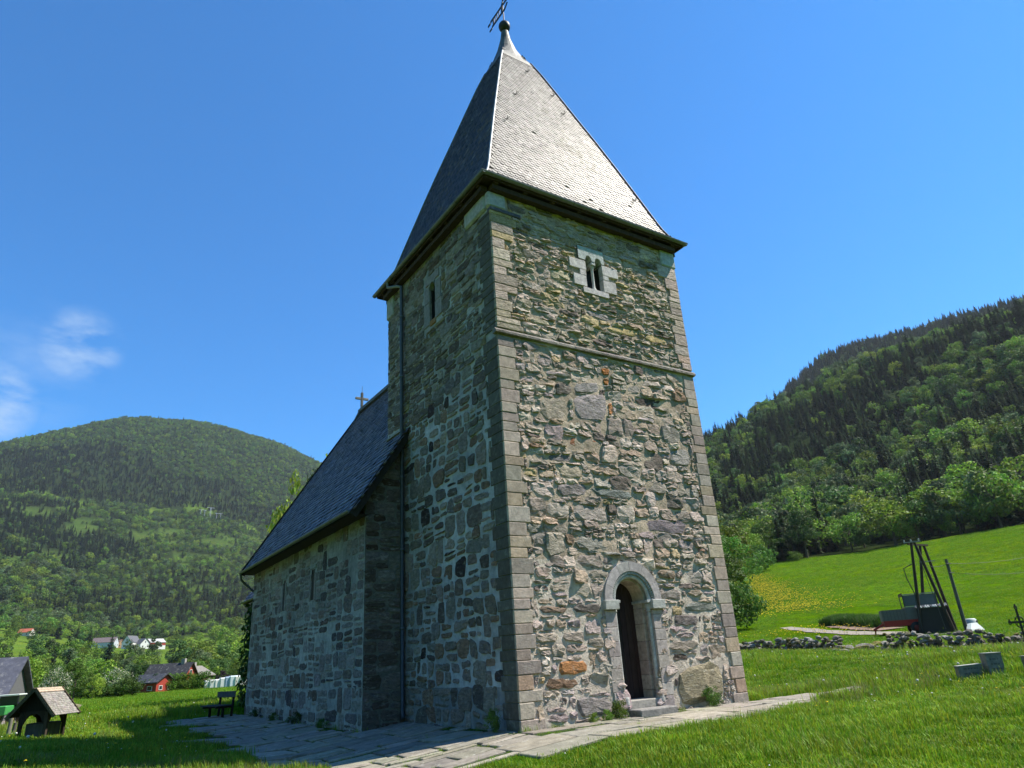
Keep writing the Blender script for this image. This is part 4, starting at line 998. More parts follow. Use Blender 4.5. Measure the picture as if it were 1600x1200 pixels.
pavers = masonry(-5, 11, -2.7, -.1, lambda v: .42, lambda v: .85, OBP, [(-5, -3), (11, -3), (11, -.06), (-5, -.06)], .1, .45)
pavers += masonry(-5, -.05, -.05, 20, lambda v: .42, lambda v: .9, OBP, [(-5, -.03), (-.05, -.03), (-.05, 20), (-5, 20)], .1, .5)
path = MB(); xs = np.linspace(-4.4, 9.4, 60)
slab_cells = []
for p in pavers:
    cx_ = sum(q[0] for q in p)/len(p); cy_ = sum(q[1] for q in p)/len(p)
    if not pave_ok(cx_, cy_) or area(p) < .12: continue
    q = inset(p, random.uniform(.02, .05))
    if len(q) > 2 and area(q) > .1: slab_cells.append(q)
# bed: low earth sheet under the slabs
bedv = MB()
gx = np.arange(-4.6, 11.1, .3); gy = np.arange(-2.8, 19.9, .3)
for x in gx:
    for y in gy:
        if pave_ok(x+.15, y+.15) and not (x > -.3 and y > -.3): bedv.add([(a, b, Hs(a, b)+.012) for a, b in ((x, y), (x+.3, y), (x+.3, y+.3), (x, y+.3))], [(0, 1, 2, 3)], (.035, .06, .015))
pav = bedv.build('pavement', mat('mossy_earth', .95, .5, 6, (1, 1, 1), .8, 12, .04, .1, coord='World'), kind='structure')
for q in slab_cells:
    mb = MB(); c = jc(random.choice([(.24, .24, .19), (.27, .27, .215), (.20, .20, .165), (.23, .24, .175)]), .12); n = len(q)
    tx, ty = random.gauss(0, .012), random.gauss(0, .012); cx_ = sum(a[0] for a in q)/n; cy_ = sum(a[1] for a in q)/n
    z0 = Hs(cx_, cy_); q2 = inset(q, .015) or q
    top = [(a, b, Hs(a, b)+.032+tx*(a-cx_)+ty*(b-cy_)) for a, b in q]
    if len(q2) == n: top2 = [(a, b, Hs(a, b)+.042+tx*(a-cx_)+ty*(b-cy_)) for a, b in q2]
    else: top2 = [(cx_+(a-cx_)*.97, cy_+(b-cy_)*.97, z+.012) for a, b, z in top]
    bot = [(a, b, z-.09) for a, b, z in top]
    mb.add(bot+top+top2, [(i, (i+1) % n, n+(i+1) % n, n+i) for i in range(n)]+[(n+i, n+(i+1) % n, 2*n+(i+1) % n, 2*n+i) for i in range(n)]+[tuple(range(2*n, 3*n))], c)
    mb.build('paving_slab', m_pave, pav)

# ------------------------------------------------------------------ vegetation prototypes (unit height)
def leaf_quads(centers, norms, size, cols, aspect=1.0, rs=rng):
    """two-triangle leaf clumps as arrays"""
    n = len(centers); r_ = rs.normal(size=(n, 3)); N = norms+r_*.55; N /= np.linalg.norm(N, axis=1)[:, None]
    A = np.cross(N, rs.normal(size=(n, 3))); A /= np.linalg.norm(A, axis=1)[:, None]+1e-9; B = np.cross(N, A)
    sz = size*rs.uniform(.6, 1.4, (n, 1)); q = rs.uniform(.6, 1.25, (n, 4, 1))
    V = np.stack([centers-A*sz*q[:, 0], centers-B*sz*aspect*q[:, 1], centers+A*sz*q[:, 2], centers+B*sz*aspect*q[:, 3]], 1)
    return V.reshape(-1, 3), cols
def mesh_quads(name, V, cols, m):
    n = len(V)//4; me = bpy.data.meshes.new(name); me.vertices.add(4*n); me.vertices.foreach_set('co', V.astype(np.float32).ravel())
    me.loops.add(4*n); me.loops.foreach_set('vertex_index', np.arange(4*n, dtype=np.int32)); me.polygons.add(n); me.polygons.foreach_set('loop_start', np.arange(n, dtype=np.int32)*4)
    me.update(calc_edges=True); a = me.attributes.new('Col', 'FLOAT_COLOR', 'FACE'); a.data.foreach_set('color', np.c_[cols, np.ones(n)].astype(np.float32).ravel()); me.materials.append(m); return me
def broad_crown(name, seed, nl=1500, wd=.36, base=.18, nclump=26, size=.022, col=(.06, .13, .018), m=None, clumpr=.12, top=1.0, flower=0):
    rs = np.random.default_rng(seed); cz = (base+top)/2; hz = (top-base)/2
    d = rs.normal(size=(nclump, 3)); d /= np.linalg.norm(d, axis=1)[:, None]; rad = rs.uniform(.35, .88, (nclump, 1))**.6
    prof = 1.0-.25*np.clip(d[:, 2:3], 0, 1)
    cc = d*rad*np.array([wd, wd, hz])*np.array([1, 1, 1]); cc[:, :2] *= prof; cc[:, 2] += cz
    cr = clumpr*rs.uniform(.6, 1.25, nclump); tint = rs.uniform(.72, 1.32, nclump); k = rs.integers(0, nclump, nl)
    d2 = rs.normal(size=(nl, 3)); d2 /= np.linalg.norm(d2, axis=1)[:, None]; rr = rs.uniform(.35, 1., (nl, 1))**.5
    P = cc[k]+d2*rr*cr[k][:, None]*np.array([1.15, 1.15, .85]); P[:, 2] = np.maximum(P[:, 2], base*.5)
    c = np.array(col)[None]*tint[k][:, None]*rs.uniform(.75, 1.3, (nl, 1)); c = c*np.array([1, 1, 1])+0
    c[:, 0] *= rs.uniform(.75, 1.2, nl)
    if flower:
        fl = (rs.random(nl) < flower) & (rr[:, 0] > .7); c[fl] = np.array([.62, .62, .46])*rs.uniform(.7, 1.1, (fl.sum(), 1))
    V, c = leaf_quads(P, d2, size, c, .8, rs); return mesh_quads(name, V, c, m or m_leaf)
def spruce_crown(name, seed, levels=20, br=9, wd=.15, col=(.022, .048, .016), base=.05):
    rs = np.random.default_rng(seed); P = []; Nn = []; S = []
    Vs = []; cs = []
    for l in range(levels):
        t = l/(levels-1); z = base+(1-base)*t; r0 = wd*(1-t)**.85*rs.uniform(.8, 1.15)+.006
        for b in range(max(4, int(br*(1-.5*t)))):
            a = rs.uniform(0, 2*math.pi); r1 = r0*rs.uniform(.7, 1.12); dr = np.array([math.cos(a), math.sin(a), 0]); sd = np.array([-dr[1], dr[0], 0]); w_ = .3*r1+.008
            droop = rs.uniform(.25, .6)*r1; o = np.array([0, 0, z])
            p = [o, o+dr*r1*.55-sd*w_+np.array([0, 0, -droop*.7]), o+dr*r1+np.array([0, 0, -droop*.55]), o+dr*r1*.55+sd*w_+np.array([0, 0, -droop*.75])]
            Vs += p; cs.append(np.array(col)*rs.uniform(.6, 1.5)*np.array([rs.uniform(.8, 1.3), 1, 1]))
            if t < .85:
                p2 = [q+np.array([0, 0, .018]) for q in p]; Vs += [p2[0], p2[1]+dr*.02, p2[2]*np.array([.8, .8, 1])+np.array([0, 0, .012]), p2[3]]; cs.append(np.array(col)*rs.uniform(.7, 1.7))
    return mesh_quads(name, np.array(Vs), np.array(cs), m_leaf)
def trunk_mesh(name, seed, h=.5, r=.022, col=(.10, .085, .065), limbs=5):
    rs = random.Random(seed); mb = MB(); mb.tube([(0, 0, -.03), (rs.gauss(0, .008), rs.gauss(0, .008), h*.5), (rs.gauss(0, .015), rs.gauss(0, .015), h)], [r*1.3, r*.85, r*.35], 6, col)
    for k in range(limbs):
        a = rs.uniform(0, 6.28); z = h*rs.uniform(.4, .9); l = rs.uniform(.12, .26); mb.tube([(0, 0, z), (math.cos(a)*l*.5, math.sin(a)*l*.5, z+l*.45), (math.cos(a)*l, math.sin(a)*l, z+l*1.0)], [r*.4, r*.28, r*.1], 4, col, False)
    m = mb.mesh(name); m.materials.append(m_bark); return m
GREENS = [(.086, .165, .027), (.108, .20, .024), (.058, .118, .030), (.145, .225, .026), (.11, .165, .07)]
BROAD = [broad_crown('crown_leaves', 10+i, 1300, [.34, .42, .30, .38, .33][i], [.14, .12, .2, .1, .16][i], [24, 30, 18, 28, 22][i], .026, GREENS[i]) for i in range(5)]
BROADHI = [broad_crown('crown_leaves', 30+i, 5200, [.40, .46, .36][i], [.13, .08, .2][i], [40, 52, 34][i], .0145, GREENS[[0, 3, 2][i]], clumpr=.10) for i in range(3)]
SPR = [spruce_crown('spruce_boughs', 50+i, [22, 26, 18][i], [10, 9, 11][i], [.15, .125, .18][i]) for i in range(3)]
BLOSSOM = broad_crown('crown_blossom', 71, 5000, .46, .06, 46, .016, (.07, .14, .03), m_blos, .11, flower=.42)
SHRUB = [broad_crown('shrub_leaves', 80+i, 2600, [.62, .8][i], .0, 26, .030, [(.085, .17, .02), (.06, .125, .02)][i], clumpr=.22) for i in range(2)]
PURPLE = broad_crown('crown_purple', 90, 2600, .5, .1, 26, .026, (.045, .028, .04), m_blos, .14)
TRK = [trunk_mesh('trunk_wood', 5+i, [.55, .62, .5][i], .02, limbs=6) for i in range(3)]
TRKS = trunk_mesh('trunk_wood', 9, .9, .013, (.09, .07, .055), 0)
def plant(kind, p, h, label, cat='tree', group=None, crown=None, trunk=None, wide=1.0, name='broadleaf_tree', mini=False, seed=None):
    rz = rng.uniform(0, 6.28); z = Hs(p[0], p[1])-.05*h*.3
    if mini:
        o = bpy.data.objects.new(name, crown); C.objects.link(o); o.location = (p[0], p[1], z); o.rotation_euler = (0, 0, rz); o.scale = (h*wide, h*wide, h); return tag(o, label, cat, group)
    t = empty(name, (p[0], p[1], z), rz, label, cat, group); t.scale = (h*wide, h*wide, h)
    o = bpy.data.objects.new('crown', crown); C.objects.link(o); o.parent = t
    if trunk: o = bpy.data.objects.new('trunk', trunk); C.objects.link(o); o.parent = t
    return t

# --- instancer for uncountable stuff
def scatter(name, pts, rots, scl, idx, protos, mats=None):
    m = bpy.data.meshes.new(name); m.vertices.add(len(pts)); m.vertices.foreach_set('co', np.asarray(pts, np.float32).ravel())
    for nm, ty, ar, f in (('rot', 'FLOAT_VECTOR', rots, 'vector'), ('scl', 'FLOAT_VECTOR', scl, 'vector'), ('idx', 'INT', idx, 'value')):
        a = m.attributes.new(nm, ty, 'POINT'); a.data.foreach_set(f, np.asarray(ar).astype(np.float32 if ty != 'INT' else np.int32).ravel())
    col = bpy.data.collections.new(name+'_kinds')
    for i, pm in enumerate(protos):
        o = bpy.data.objects.new('%s_kind_%02d' % (name, i), pm); col.objects.link(o)
    o = bpy.data.objects.new(name, m); C.objects.link(o); tag(o, kind='stuff')
    g = bpy.data.node_groups.new(name+'_scatter', 'GeometryNodeTree'); g.interface.new_socket('Geometry', in_out='INPUT', socket_type='NodeSocketGeometry'); g.interface.new_socket('Geometry', in_out='OUTPUT', socket_type='NodeSocketGeometry')
    gi = g.nodes.new('NodeGroupInput'); go = g.nodes.new('NodeGroupOutput'); ip = g.nodes.new('GeometryNodeInstanceOnPoints'); ci = g.nodes.new('GeometryNodeCollectionInfo')
    ci.inputs['Collection'].default_value = col; ci.inputs['Separate Children'].default_value = True; ci.inputs['Reset Children'].default_value = True
    ip.inputs['Pick Instance'].default_value = True
    def na(nm, ty): n = g.nodes.new('GeometryNodeInputNamedAttribute'); n.data_type = ty; n.inputs['Name'].default_value = nm; return n.outputs['Attribute']
    L = g.links; L.new(gi.outputs[0], ip.inputs['Points']); L.new(ci.outputs[0], ip.inputs['Instance']); L.new(na('rot', 'FLOAT_VECTOR'), ip.inputs['Rotation']); L.new(na('scl', 'FLOAT_VECTOR'), ip.inputs['Scale']); L.new(na('idx', 'INT'), ip.inputs['Instance Index']); L.new(ip.outputs[0], go.inputs[0])
    o.modifiers.new('scatter', 'NODES').node_group = g
    return o

# --- forest
def sector(pxa, pxb, ra, rb, spacing):
    a0, a1 = az_of(at(pxa, 1000, 100)), az_of(at(pxb, 1000, 100)); A = math.radians(a1-a0)*.5*(rb*rb-ra*ra); n = int(A/spacing**2)
    r_ = np.sqrt(rng.uniform(ra*ra, rb*rb, n)); a = np.radians(rng.uniform(a0, a1, n)); return CAM[0]+r_*np.sin(a), CAM[1]+r_*np.cos(a)
FX, FY, FHs, FK = [], [], [], []
for (pxa, pxb, ra, rb, sp) in ((-160, 640, 140, 1010, 7.5), (-160, 640, 1010, 1900, 7.2), (-160, 640, 1900, 2720, 7.8), (1060, 2150, 243, 460, 6.2), (1060, 2150, 460, 900, 6.6), (1060, 2150, 900, 1530, 7.5)):
    x, y = sector(pxa, pxb, ra, rb, sp); dens, con = forest_mask(x, y); k = rng.random(len(x)) < dens; x, y, con = x[k], y[k], con[k]
    r_ = np.hypot(x-CAM[0], y-CAM[1]); z = H(x, y)
    # leave out what the land itself hides deeply (behind the ridges)
    isc = rng.random(len(x)) < con
    h = np.where(isc, rng.uniform(9, 17, len(x)), rng.uniform(6.5, 12.5, len(x)))
    right = x > 40
    h = np.where(right & (r_ < 340), np.where(isc, rng.uniform(10, 20, len(x)), rng.uniform(8, 17, len(x))), h)
    h = np.where(right & (r_ > 340) & (r_ < 900), h*1.15, h)
    h = h*(.62+.8*fbm(x/28, y/28, 3, 55))*rng.choice([.8, 1., 1., 1.3], len(x))
    h = np.where(~right & (r_ < 1500), h*1.35, h); h = np.where(~right & (r_ < 430), h*np.interp(r_, [140, 430], [.26, .62]), h)
    FX.append(x); FY.append(y); FHs.append(h); FK.append(np.where(isc, 100, 0)+rng.integers(0, 5, len(x)))
FX, FY, FHs, FK = map(np.concatenate, (FX, FY, FHs, FK)); FZ = H(FX, FY); FR = np.hypot(FX-CAM[0], FY-CAM[1])
px, py = img(FX, FY, FZ+FHs*.8)
# farm yard and houses stay free
for q in ((205, 1012, 800, 75), (40, 1008, 800, 20)):
    c_ = ground_pt(q[0], q[2]); keep = np.hypot(FX-c_[0], FY-c_[1]) > q[3]*.6; FX, FY, FHs, FK, FZ, FR, px, py = [a[keep] for a in (FX, FY, FHs, FK, FZ, FR, px, py)]
vis = (px > 0) & (px < 1600) & ~((px > 400) & (px < 1130))
size_px = np.where(vis, FHs/FR, 0); order = np.argsort(-size_px); ind = order[:250]; rest_i = order[250:]
for i in ind:
    c = FK[i] >= 100; left = px[i] < 900; v = FK[i] % 100
    kd = 'dark spruce' if c else ['green', 'bright green', 'dull green', 'yellow-green', 'grey-green'][v]+' tree'
    sz = 'tall' if FHs[i] > 13 else ('medium' if FHs[i] > 9.5 else 'small')
    if left: zone = ('on the valley floor' if FR[i] < 430 else 'on the lower slope')+(', far left' if px[i] < 120 else (', behind the houses' if px[i] < 300 else ', close to the nave'))
    else: zone = ('at the field edge' if FR[i] < 290 else 'low on the dark hill')+(' right beside the tower' if px[i] < 1220 else (' left of the A-frame' if px[i] < 1390 else (' above the A-frame' if px[i] < 1500 else ' near the right edge')))
    lab = '%s %s %s' % (sz, kd, zone); grp = lab.replace(' tree', ' trees').replace('spruce', 'spruces')
    plant('t', (FX[i], FY[i]), FHs[i], lab, 'tree', grp, SPR[v % 3] if c else BROAD[v], TRKS if c else TRK[v % 3], rng.uniform(.9, 1.25), 'spruce_tree' if c else 'broadleaf_tree')
i = rest_i; n = len(i); wdn = rng.uniform(.85, 1.3, n)
scatter('forest', np.c_[FX[i], FY[i], FZ[i]-.3], np.c_[rng.normal(0, .04, n), rng.normal(0, .04, n), rng.uniform(0, 6.28, n)], np.c_[FHs[i]*wdn, FHs[i]*wdn, FHs[i]], np.where(FK[i] >= 100, 5+FK[i] % 3, FK[i] % 5), BROAD+SPR)

# --- trees placed one by one
def T(pxx, r, h, label, crown, trunk=TRK[0], wide=1., name='broadleaf_tree', cat='tree', group=None, top=None):
    p = ground_pt(pxx, r)
    if top is not None:      # height from where its tip shows
        q = at(pxx, top, r); h = q[2]-p[2]
    return plant('t', p, h, label, cat, group, crown, trunk, wide, name)
T(-40, 78, 7, 'tall dark green tree at the left edge behind the slate-roofed building', BROADHI[0], top=1000, wide=.95)
T(22, 82, 7, 'broad green tree rising above the dark roof at the far left', BROADHI[1], top=1012, wide=.9)
T(70, 88, 7, 'rounded green tree standing right behind the little roofed shelter', BROADHI[2], top=1030, wide=1.0)
T(112, 92, 7, 'dark green tree right of the shelter roof at the field edge', BROADHI[0], top=1030, wide=1.0)
T(82, 74, 5, 'small tree flecked with white blossom behind the shelter roof', BLOSSOM, top=1034, wide=.75)
T(143, 110, 5, 'small bright green tree at the left end of the field edge', BROADHI[1], top=1052, wide=1.)
T(180, 118, 6, 'white-blossoming tree left of the red houses', BLOSSOM, top=1038, wide=1.1)
T(216, 150, 9, 'tall olive green tree behind the red house', BROADHI[2], top=1032, wide=1.05)
T(240, 155, 8, 'bright yellow-green tree just behind the red house roof', BROADHI[1], top=1036, wide=1.0)
T(203, 125, 5, 'dark narrow conifer beside the porch of the red house', SPR[1], TRKS, top=1040, wide=1.6, name='spruce_tree')
T(262, 165, 7, 'light green bushy tree between the red house and the brown cabin', BROADHI[1], top=1038, wide=1.2)
T(306, 170, 7, 'green tree behind the brown cabin', BROADHI[0], top=1030, wide=1.0)
T(338, 185, 9, 'pale green tree right of the brown cabin', BROADHI[2], top=1022, wide=1.)
T(372, 180, 9, 'green tree close beside the far corner of the nave', BROADHI[0], top=1025, wide=1.)
T(346, 150, 4, 'small dark purple-leaved tree above the white bales', PURPLE, top=1048, wide=1.0)
for k, (a, r_, tp, lb) in enumerate(((455, 50, 728, 'tall yellow-green lime tree showing over the lower nave roof'), (480, 54, 735, 'second green crown rising behind the nave roof'), (505, 56, 700, 'green treetop just poking above the nave ridge'), (440, 48, 810, 'darker green crown low behind the chancel roof'))):
    T(a, r_, 10, lb, BROADHI[[1, 0, 1, 2][k]], TRK[k % 3], top=tp, wide=.36)
# right side, beside the tower
T(1128, 150, 12, 'tall bright green bushy tree just right of the tower edge', BROADHI[1], top=800, wide=1.0)
T(1150, 130, 8, 'dense leafy tree behind the tower corner at the field edge', BROADHI[0], top=832, wide=1.15)
T(1135, 105, 7, 'deep green bush tree low beside the tower wall', BROADHI[0], top=862, wide=1.2)
T(1163, 190, 8, 'rounded dark green tree at the left end of the sunny field', BROADHI[2], top=838, wide=1.2)
T(1188, 205, 6, 'small round tree at the edge of the sunny field', SHRUB[1], top=850, wide=1.0)
T(1242, 232, 4, 'low light green bush standing alone at the wood edge', SHRUB[0], None, top=860, wide=1.3, name='bush', cat='bush')
T(1158, 82, 5, 'big dark green rounded bush right of the tower in the field', SHRUB[1], None, top=908, wide=.85, name='bush', cat='bush')
T(1130, 78, 5, 'dark bush half hidden by the tower corner', SHRUB[1], None, top=902, wide=.9, name='bush', cat='bush')

T(1112, 160, 12, 'tall green tree almost hidden behind the tower edge', BROADHI[2], top=790, wide=.9)
T(1146, 170, 10, 'light green tree behind the bushy ones right of the tower', BROADHI[1], top=815, wide=.9)
T(1172, 215, 9, 'yellow-green tree at the wood edge above the round bushes', BROADHI[1], top=822, wide=1.0)
T(1205, 236, 9, 'bright green tree at the wood edge left of the lone bush', BROADHI[0], top=812, wide=1.1)
T(1225, 238, 9, 'dark slim spruce at the wood edge above the lone bush', SPR[0], TRKS, top=795, wide=1.3, name='spruce_tree')
T(1262, 240, 9, 'large grey-green willow at the wood edge', BROADHI[2], top=785, wide=.9)
T(1128, 118, 7, 'bright green bush tree tight against the tower edge', BROADHI[1], top=880, wide=1.2)
# hedge in front of the red houses
hd = [ground_pt(x, 128) for x in range(232, 318, 7)]
for k, p in enumerate(hd): plant('b', p, 2.2+.5*math.sin(k*1.7), 'yellow-green clipped bush in the hedge before the red and brown houses', 'bush', 'bushes of the hedge before the houses', SHRUB[k % 2 if k < 3 else 0], None, 1., 'hedge_bush', mini=True)
for k, x in enumerate(range(130, 205, 9)): plant('b', ground_pt(x, 112), 2.0+.6*math.sin(k), 'low dark bush along the left end of the field', 'bush', 'low bushes along the left field edge', SHRUB[1], None, 1., 'bush', mini=True)

# ------------------------------------------------------------------ grass
def blade_clump(name, seed, nb, h, spread, col, w_=.0035, lean=.5):
    rs = np.random.default_rng(seed); V = []; Fc = []; cs = []
    for k in range(nb):
        x, y = rs.normal(0, spread, 2); a = rs.uniform(0, 6.28); hh = h*rs.uniform(.5, 1.15); l = rs.uniform(.1, lean)*hh; sx, sy = -math.sin(a)*w_, math.cos(a)*w_; dx, dy = math.cos(a)*l, math.sin(a)*l; b = len(V)
        V += [(x-sx, y-sy, -.02), (x+sx, y+sy, -.02), (x+dx*.35+sx*.8, y+dy*.35+sy*.8, hh*.6), (x+dx*.35-sx*.8, y+dy*.35-sy*.8, hh*.6), (x+dx, y+dy, hh*rs.uniform(.85, 1))]
        Fc += [(b, b+1, b+2, b+3), (b+3, b+2, b+4)]; c = np.array(col)*rs.uniform(.65, 1.35); c[0] *= rs.uniform(.8, 1.5); cs += [c, c*1.12]
    mb = MB(); mb.v = V; mb.f = Fc; mb.c = [tuple(c) for c in cs]; mb.sm = [False]*len(Fc); m = mb.mesh(name); m.materials.append(m_grass); return m
GR = (.10, .235, .008)
CL = [blade_clump('grass_clump', 1, 26, .10, .07, GR), blade_clump('grass_clump', 2, 26, .13, .08, (.14, .27, .010)), blade_clump('grass_clump', 3, 20, .16, .09, (.08, .21, .010)), blade_clump('grass_clump', 4, 12, .24, .08, (.16, .17, .07), .0025), blade_clump('grass_clump', 5, 22, .17, .11, (.16, .27, .02), .006)]
m_pet = mat('petals', .7, .15, 5, (1, 1, 1), 0)
def flower(name, col, h, r_):
    mb = MB(); mb.tube([(0, 0, 0), (.01, 0, h)], .003, 4, (.08, .16, .03), False)
    for k in range(8):
        a = k*math.pi/4; mb.add([(0, 0, h), (math.cos(a-.35)*r_, math.sin(a-.35)*r_, h+.006), (math.cos(a)*r_*1.1, math.sin(a)*r_*1.1, h-.002), (math.cos(a+.35)*r_, math.sin(a+.35)*r_, h+.006)], [(0, 1, 2, 3)], col)
    mb.lathe([(r_*.7, 0), (r_*.5, .012), (0, .016)], 6, (0, 0, h), col)
    m = mb.mesh(name); m.materials.append(m_pet); return m
DANDY = flower('dandelion_flower', (.75, .58, .01), .13, .024)
mb = MB(); mb.tube([(0, 0, 0), (.01, 0, .17)], .003, 4, (.12, .16, .05), False); mb.lathe([(0, -.03), (.022, -.022), (.03, 0), (.022, .022), (0, .03)], 8, (.01, 0, .19), (.6, .6, .56)); CLOCK = mb.mesh('seed_head'); CLOCK.materials.append(m_pet)
DAISY = flower('daisy_flower', (.75, .75, .72), .09, .016)
def in_slab(x, y, grow=0.):
    out = np.zeros(len(x), bool)
    for q in slab_cells:
        e = list(edges(q)); m = np.ones(len(x), bool)
        for nx, ny, c in e: m &= nx*x+ny*y <= c+grow
        out |= m
    return out
def in_church(x, y): return ((x > -.08) & (x < W+.08) & (y > -.09) & (y < 6)) | ((x > NX0-.05) & (x < 8.1) & (y > 5.4) & (y < 24.3)) | ((x > 2.7) & (x < 4.1) & (y > -.5) & (y < 0))
pts = []; sclz = []; kk = []
for ra, rb, dens, s_, in ((5, 12, 95, 1.0), (12, 18, 75, 1.0), (18, 28, 34, 1.3), (28, 45, 11, 1.9)):
    a0, a1 = az_of(at(-120, 1150, 20)), az_of(at(1720, 1050, 20)); n = int(math.radians(a1-a0)*.5*(rb*rb-ra*ra)*dens)
    r_ = np.sqrt(rng.uniform(ra*ra, rb*rb, n)); a = np.radians(rng.uniform(a0, a1, n)); x, y = CAM[0]+r_*np.sin(a), CAM[1]+r_*np.cos(a)
    pts.append(np.c_[x, y]); sclz.append(np.full(n, s_)); 
P_ = np.concatenate(pts); S_ = np.concatenate(sclz); x, y = P_.T; r_ = np.hypot(x-CAM[0], y-CAM[1])
ok = ~in_church(x, y); P_, S_ = P_[ok], S_[ok]; x, y = P_.T; r_ = np.hypot(x-CAM[0], y-CAM[1])
pvm = np.zeros(len(x), bool); nearp = (x > -5) & (x < 11.5) & (y > -3.2) & (y < 20.5); pvm[nearp] = in_slab(x[nearp], y[nearp], .015)
P_, S_ = P_[~pvm], S_[~pvm]; x, y = P_.T; z = H(x, y); n = len(x)
nz = fbm(x*.5, y*.5, 3, 12); nz2 = fbm(x*.23, y*.23, 3, 19)
near_pave = (x > -4.6) & (x < 11.2) & (y > -2.7) & (y < 20)
bedmask = np.zeros(n, bool)
pw = np.where(near_pave)[0]
for i_ in pw: bedmask[i_] = pave_ok(x[i_], y[i_])
wall_side = (y > -.45) & (y < 0) & (x > 0) & (x < 6.8)
hgt = (.45+.75*nz)*S_*np.where(nz2 > .54, 1.2, .72)
hgt = np.where(bedmask, rng.uniform(.18, .5, n), hgt); hgt = np.where(wall_side, rng.uniform(.5, 1.4, n), hgt)
keep = ~(bedmask & (rng.random(n) < .1)); idx = rng.integers(0, 3, n); idx = np.where((nz > .56) & (rng.random(n) < .22) & ~bedmask, 3, idx); idx = np.where((rng.random(n) < .2), 4, idx)
sc3 = np.c_[S_*rng.uniform(.8, 1.2, n), S_*rng.uniform(.8, 1.2, n), hgt]
sc3[bedmask, :2] *= .5
scatter('grass', np.c_[x, y, z][keep], np.c_[rng.normal(0, .1, n), rng.normal(0, .1, n), rng.uniform(0, 6.28, n)][keep], sc3[keep], idx[keep], CL)
for (pa, pb, ra, rb, dn, sz_) in ((1090, 1660, 45, 130, 3.2, 2.6), (1090, 1660, 130, 236, 1.3, 4.2), (-60, 420, 45, 150, 3.0, 2.8)):
    a0, a1 = az_of(at(pa, 1000, 100)), az_of(at(pb, 1000, 100)); n = int(math.radians(a1-a0)*.5*(rb*rb-ra*ra)*dn)
    r_ = np.sqrt(rng.uniform(ra*ra, rb*rb, n)); a = np.radians(rng.uniform(a0, a1, n)); x, y = CAM[0]+r_*np.sin(a), CAM[1]+r_*np.cos(a); u, v = img(x, y, H(x, y))
    k = ~((v < 996) & (v > 975) & (u > 1215) & (u < 1400)) & ~((u < 50) & (r_ < 95)) & (vn(x*.35, y*.35, 8) > .25); x, y = x[k], y[k]; n = len(x)
    scatter('field_grass', np.c_[x, y, H(x, y)], np.c_[rng.normal(0, .15, n), rng.normal(0, .15, n), rng.uniform(0, 6.28, n)], np.c_[np.full(n, sz_*1.2), np.full(n, sz_*1.2), rng.uniform(.5, 1.1, n)*sz_*.55], rng.integers(0, 3, n), CL)
# flowers
FP, FS, FI = [], [], []
n = 900; a0, a1 = az_of(at(0, 1150, 20)), az_of(at(1650, 1050, 20)); r_ = np.sqrt(rng.uniform(64, 45**2, n)); a = np.radians(rng.uniform(a0, a1, n)); x, y = CAM[0]+r_*np.sin(a), CAM[1]+r_*np.cos(a); ok = ~in_church(x, y) & ~((x > -4.6) & (x < 9.6) & (y > -2.8) & (y < 20)) & ((r_ > 16) | (rng.random(n) < .25)); x, y = x[ok], y[ok]
FP.append(np.c_[x, y]); FS.append(rng.uniform(.7, 1.1, len(x))); FI.append(rng.choice([0, 0, 1, 2, 2], len(x)))
c1, c2 = on_ground(1180, 900), on_ground(1240, 960)     # the yellow patch of dandelions in the field
t = rng.random(3600)**.8; bx, by = c1[0]+(c2[0]-c1[0])*t, c1[1]+(c2[1]-c1[1])*t; spread_ = 1.6+3.2*t; dx = rng.normal(0, 1, 3600)*spread_*.9; dy = rng.normal(0, 1, 3600)*spread_
FP.append(np.c_[bx+dx, by+dy]); FS.append(np.full(3600, 3.2)); FI.append(np.zeros(3600, int))
c3 = on_ground(1290, 988); FP.append(np.c_[c3[0]+rng.normal(0, 4, 160), c3[1]+rng.normal(0, 2.5, 160)]); FS.append(np.full(160, 2.4)); FI.append(np.zeros(160, int))
FP = np.concatenate(FP); FS = np.concatenate(FS); FI = np.concatenate(FI); n = len(FP)
scatter('meadow_flowers', np.c_[FP, H(FP[:, 0], FP[:, 1])+.03], np.c_[rng.normal(0, .15, n), rng.normal(0, .15, n), rng.uniform(0, 6.28, n)], np.repeat(FS[:, None], 3, 1), FI, [DANDY, CLOCK, DAISY])
# weeds at the foot of the wall
def weed(p, h, label, cr=SHRUB[0], wide=.8): return plant('w', p, h, label, 'weed', None, cr, None, wide, 'leafy_weed', mini=True)
weed((2.45, -.22), .42, 'tall leafy green weed growing beside the doorstep'); weed((2.1, -.2), .25, 'small green weed left of the doorstep'); weed((1.75, -.18), .22, 'low spreading weed at the foot of the front wall')
weed((5.35, -.2), .5, 'grassy green tuft growing before the big boulder', SHRUB[1]); weed((-.28, .55), .5, 'dark ivy-like bush in the shade at the near tower corner', SHRUB[1], .5)
for k, (x, y, h) in enumerate(((-1.4, 8, .3), (-1.4, 10.5, .38), (-1.4, 13, .28), (-1.4, 15.5, .3))): plant('w', (x, y), h, 'dark weeds growing in the shade along the foot of the nave wall', 'weed', 'shaded weeds along the nave wall', SHRUB[1], None, .9, 'leafy_weed', mini=True)
